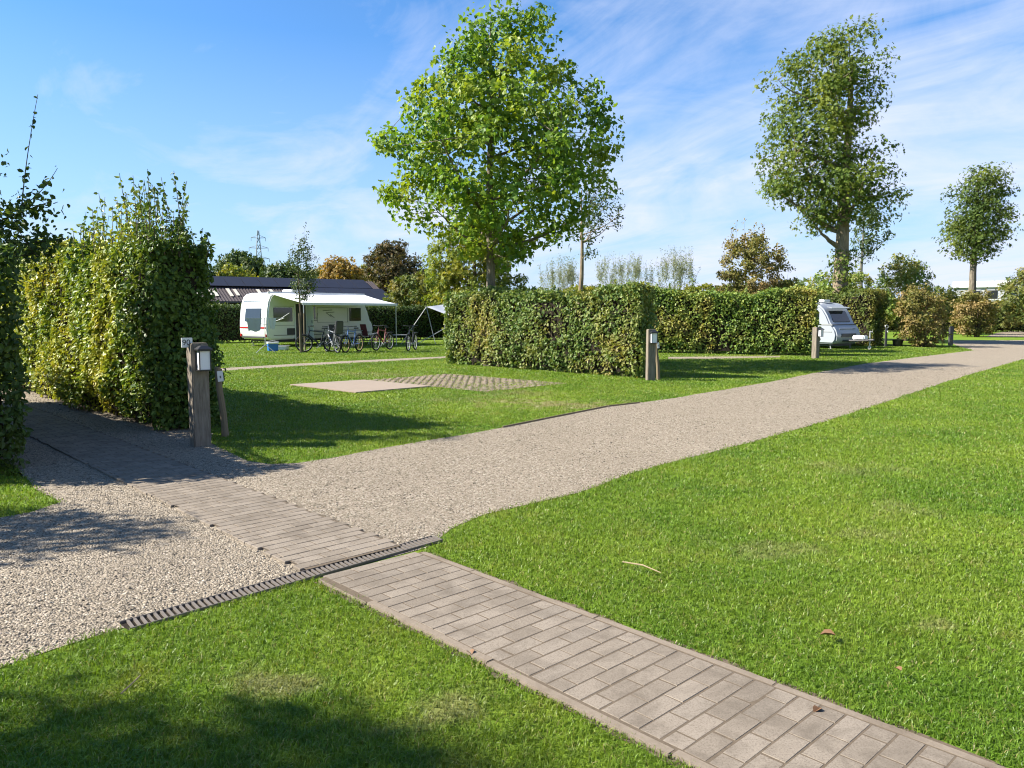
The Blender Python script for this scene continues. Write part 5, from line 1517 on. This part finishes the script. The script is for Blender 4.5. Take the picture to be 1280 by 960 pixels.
# ------------------------------------------------------------------ barn with solar panels
bA = np.array([-24.5, 44.3]); bB = np.array([-9.8, 54.4])
bd = bB - bA; BL = float(np.linalg.norm(bd)); br = math.atan2(bd[1], bd[0])
t = thing('barn', 'low dark barn with solar panels along its corrugated roof, behind the caravan hedge', 'barn', (bA[0], bA[1], 0), br)
ZR, ZE, RUN = 3.72, 2.22, 3.5
def rp(s, q, up_=0.0):
    """point on the near roof slope: s along ridge, q from ridge (0) to eave (1)"""
    return (s, -RUN * q, ZR + (ZE - ZR) * q + up_)
mb = MB(); nc = int(BL / 0.06)
vs = []
for i in range(nc + 1):
    s_ = BL * i / nc; w_ = 0.022 * math.cos(2 * PI * s_ / 0.18)
    for (q_, sd) in ((1.02, 1), (0, 0), (1.02, -1)):
        p_ = rp(s_, q_, w_); vs.append((p_[0], p_[1] if sd >= 0 else -p_[1], p_[2]))
fs = []
for i in range(nc):
    for k in (0, 1):
        a = i * 3 + k; fs.append((a, a + 1, a + 4, a + 3))
mb.add(vs, fs)
roof = mb.build('roof', M['corr'], t)
mb = MB(); mb.prism([(-RUN + .25, 0), (RUN - .25, 0), (RUN - .25, ZE + .02), (0, ZR - .10), (-RUN + .25, ZE + .02)], 'yz', 0.1, BL - .15)
mb.build('wall', simple('dark_boards', (.05, .04, .035), .85), t)
mb = MB(); mb.box((BL / 2, -RUN - .06, ZE - .05), (BL, .10, .12)); mb.build('gutter', M['dark'], roof, bevel=.01)
sl_ = math.atan2(ZR - ZE, RUN); sr = Matrix.Rotation(sl_, 3, 'X')
SLOPE = math.hypot(RUN, ZR - ZE)
def panel(s0, s1, q0, q1):
    sc_, qc = (s0 + s1) / 2, (q0 + q1) / 2
    p_ = rp(sc_, qc, 0.11)
    mb = MB(); mb.box(p_, (s1 - s0 - .03, (q1 - q0) * SLOPE - .03, .04), sr)
    return mb.build('solar_panel', M['solar'], roof)
s_ = 0.4
while s_ < BL - 1.2:
    panel(s_, s_ + 1.05, 0.02, 0.44); s_ += 1.05
s_ = BL - 5.2
while s_ < BL - 0.5:
    panel(s_, s_ + 1.05, 0.45, 0.97); s_ += 1.05
rg = random.Random(8)
for s_ in (5.0, 5.35, 5.7, 6.05, 6.4, 6.75, 7.6, 8.0, 9.4, 10.2):
    p_ = rp(s_, 0.68 + rg.uniform(-.03, .03), 0.05)
    mb = MB(); mb.box(p_, (.20, SLOPE * rg.uniform(.24, .34), .012), sr); mb.build('skylight_strip', M['lightsheet'], roof)

# ------------------------------------------------------------------ pylon
PD = 250.0
t = thing('pylon', 'distant grey lattice electricity pylon above the barn roof', 'pylon', ((327 - 640) / F * PD, PD, 0), R(15))
PH = 27.5
def leg_(z): 
    return 1.9 * (1 - z / PH) ** 1.0 + 0.22
mb = MB()
zs_ = list(np.linspace(0, PH, 14))
for sx in (-1, 1):
    for sy in (-1, 1):
        mb.tube([(sx * leg_(z), sy * leg_(z), z) for z in zs_], .11, 5)
for a, b in zip(zs_[:-1], zs_[1:]):
    for k in range(4):
        c_ = [(-1, -1), (1, -1), (1, 1), (-1, 1)]
        p0, p1 = c_[k], c_[(k + 1) % 4]
        mb.tube([(p0[0] * leg_(a), p0[1] * leg_(a), a), (p1[0] * leg_(b), p1[1] * leg_(b), b)], .06, 4)
        mb.tube([(p1[0] * leg_(a), p1[1] * leg_(a), a), (p0[0] * leg_(b), p0[1] * leg_(b), b)], .06, 4)
pyl = simple('pylon_steel', (.30, .32, .34), .6, .3)
mb.build('tower', pyl, t)
for (z, w_) in ((25.2, 2.2), (22.0, 2.9), (18.6, 3.2)):
    mb = MB()
    for sy in (-1, 1):
        mb.tube([(-w_, 0, z), (0, sy * .3, z - .1), (w_, 0, z)], .08, 4)
    mb.tube([(-w_, 0, z), (0, 0, z + .9), (w_, 0, z)], .06, 4)
    for s_ in (-1, 1):
        mb.tube([(s_ * w_, 0, z), (s_ * w_, 0, z - 1.1)], .07, 5)
    mb.build('cross_arm', pyl, t)

# ------------------------------------------------------------------ mobile home in the far right
MD = 74.0
t = thing('mobile_home', 'pale mobile home with flat white roof beyond the far hedge at right', 'mobile home', ((1186 - 640) / F * MD, MD, 0), R(-38))
ML = 5.5
mb = MB(); mb.box((ML / 2, 1.4, 2.0), (ML - .3, 2.6, 3.9)); mb.build('wall', simple('pale_wall', (.42, .43, .45), .7), t)
mb = MB(); mb.box((ML / 2, 1.4, 4.15), (ML, 3.0, .62)); mb.build('roof', M['body'], t, bevel=.05)
for a in (1.9, 3.3):
    mb = MB(); mb.box((a, .09, 3.2), (.8, .06, .8)); w_ = mb.build('window', M['glass'], t)
    mb = MB(); mb.box((a, .08, 3.63), (.92, .08, .05)); mb.box((a, .08, 2.77), (.92, .08, .05)); mb.build('frame', M['plate'], w_)
mb = MB(); mb.box((ML - .9, -.15, 3.95), (.22, .22, .8)); mb.build('flue', simple('flue_brown', (.12, .06, .05), .8), t)

# ------------------------------------------------------------------ light, sky, camera
EL = R(38.5)
tx_, ty_ = 0.9995, 0.03
LDIR = Vector((tx_ * math.cos(EL), ty_ * math.cos(EL), -math.sin(EL)))
sun = bpy.data.lights.new('sun', 'SUN'); sun.energy = 5.0; sun.angle = R(0.53); sun.color = (1.0, 0.94, 0.84)
so = link(bpy.data.objects.new('sun', sun)); so.rotation_euler = LDIR.to_track_quat('-Z', 'Y').to_euler()

world = bpy.data.worlds.new('World'); sc.world = world; world.use_nodes = True
nt = world.node_tree; nt.nodes.clear()
sky = N(nt, 'ShaderNodeTexSky'); sky.sky_type = 'NISHITA'; sky.sun_disc = False
sky.sun_elevation = EL; sky.sun_rotation = math.atan2(-tx_, -ty_)
sky.air_density = 1.0; sky.dust_density = 0.25; sky.ozone_density = 3.0; sky.altitude = 50
tc = N(nt, 'ShaderNodeTexCoord').outputs['Generated']
sepx = N(nt, 'ShaderNodeSeparateXYZ'); L(nt, tc, sepx.inputs[0])
zc = N(nt, 'ShaderNodeMath', operation='MAXIMUM'); L(nt, sepx.outputs['Z'], zc.inputs[0]); zc.inputs[1].default_value = 0.0
za = N(nt, 'ShaderNodeMath', operation='ADD'); L(nt, zc.outputs[0], za.inputs[0]); za.inputs[1].default_value = 0.16
dv = N(nt, 'ShaderNodeVectorMath', operation='DIVIDE'); L(nt, tc, dv.inputs[0])
cb = N(nt, 'ShaderNodeCombineXYZ'); 
for i in range(3): L(nt, za.outputs[0], cb.inputs[i])
L(nt, cb.outputs[0], dv.inputs[1])
# thin streaks of high cloud lying across a high sheet
mr = N(nt, 'ShaderNodeMapping'); L(nt, dv.outputs[0], mr.inputs['Vector']); mr.inputs['Rotation'].default_value = (0, 0, R(60))
mp = N(nt, 'ShaderNodeMapping'); L(nt, mr.outputs[0], mp.inputs['Vector'])
mp.inputs['Scale'].default_value = (0.62, 1.25, 0.0); mp.inputs['Location'].default_value = (1.4, 0.9, 0)
f1 = noise(nt, 1.15, 10, 0.58, mp.outputs[0], 1.1)
f2 = noise(nt, 0.42, 3, 0.5, dv.outputs[0], 0.4)
f3 = noise(nt, 2.1, 9, 0.62, mr.outputs[0], 0.9)
# more cloud towards the right (+X) side of the sky and low down
k1 = N(nt, 'ShaderNodeMath', operation='MULTIPLY_ADD'); L(nt, sepx.outputs['X'], k1.inputs[0]); k1.inputs[1].default_value = 0.26; L(nt, f1, k1.inputs[2])
k2 = N(nt, 'ShaderNodeMath', operation='MULTIPLY_ADD'); L(nt, f2, k2.inputs[0]); k2.inputs[1].default_value = 0.22; L(nt, k1.outputs[0], k2.inputs[2])
k3 = N(nt, 'ShaderNodeMath', operation='MULTIPLY_ADD'); L(nt, f3, k3.inputs[0]); k3.inputs[1].default_value = 0.42; L(nt, k2.outputs[0], k3.inputs[2])
hz = N(nt, 'ShaderNodeMath', operation='MULTIPLY_ADD'); L(nt, zc.outputs[0], hz.inputs[0]); hz.inputs[1].default_value = -0.50; L(nt, k3.outputs[0], hz.inputs[2])
cm = ramp(nt, [(0.63, 0.0), (0.84, 0.52), (1.04, 0.95)], hz.outputs[0])
deep = mix(nt, 1.0, sky.outputs['Color'], (0.60, 0.95, 1.24), 'MULTIPLY')
hf = ramp(nt, [(0.0, 0.8), (0.10, 0.5), (0.32, 0.0)], zc.outputs[0])
deep = mix(nt, hf.outputs['Color'], deep, (3.5, 4.25, 5.7))
cl = mix(nt, cm.outputs['Color'], deep, CLOUD)
bg = N(nt, 'ShaderNodeBackground'); L(nt, cl, bg.inputs['Color']); bg.inputs['Strength'].default_value = SKYS
L(nt, bg.outputs[0], N(nt, 'ShaderNodeOutputWorld').inputs[0])

cam = bpy.data.cameras.new('camera'); cam.sensor_width = 36; cam.lens = F / 1280 * 36; cam.clip_end = 3000; cam.clip_start = 0.1
co = link(bpy.data.objects.new('camera', cam)); co.location = (0, 0, CH); co.rotation_euler = (PI / 2 - PITCH, 0, 0)
sc.camera = co
sc.view_settings.view_transform = 'Standard'; sc.view_settings.look = 'None'; sc.view_settings.exposure = EXPO; sc.view_settings.gamma = 1
sc.view_settings.use_curve_mapping = False
sc.render.engine = 'CYCLES'
sc.cycles.use_denoising = True; sc.cycles.denoiser = 'OPENIMAGEDENOISE'; sc.cycles.denoising_input_passes = 'RGB_ALBEDO_NORMAL'; sc.cycles.denoising_prefilter = 'ACCURATE'
sc.cycles.max_bounces = 6; sc.cycles.diffuse_bounces = 3; sc.cycles.glossy_bounces = 2; sc.cycles.transmission_bounces = 4; sc.cycles.transparent_max_bounces = 4
sc.cycles.caustics_reflective = False; sc.cycles.caustics_refractive = False
sc.cycles.sample_clamp_indirect = 4.0
sc.render.film_transparent = False
sc.cycles.filter_width = 1.1
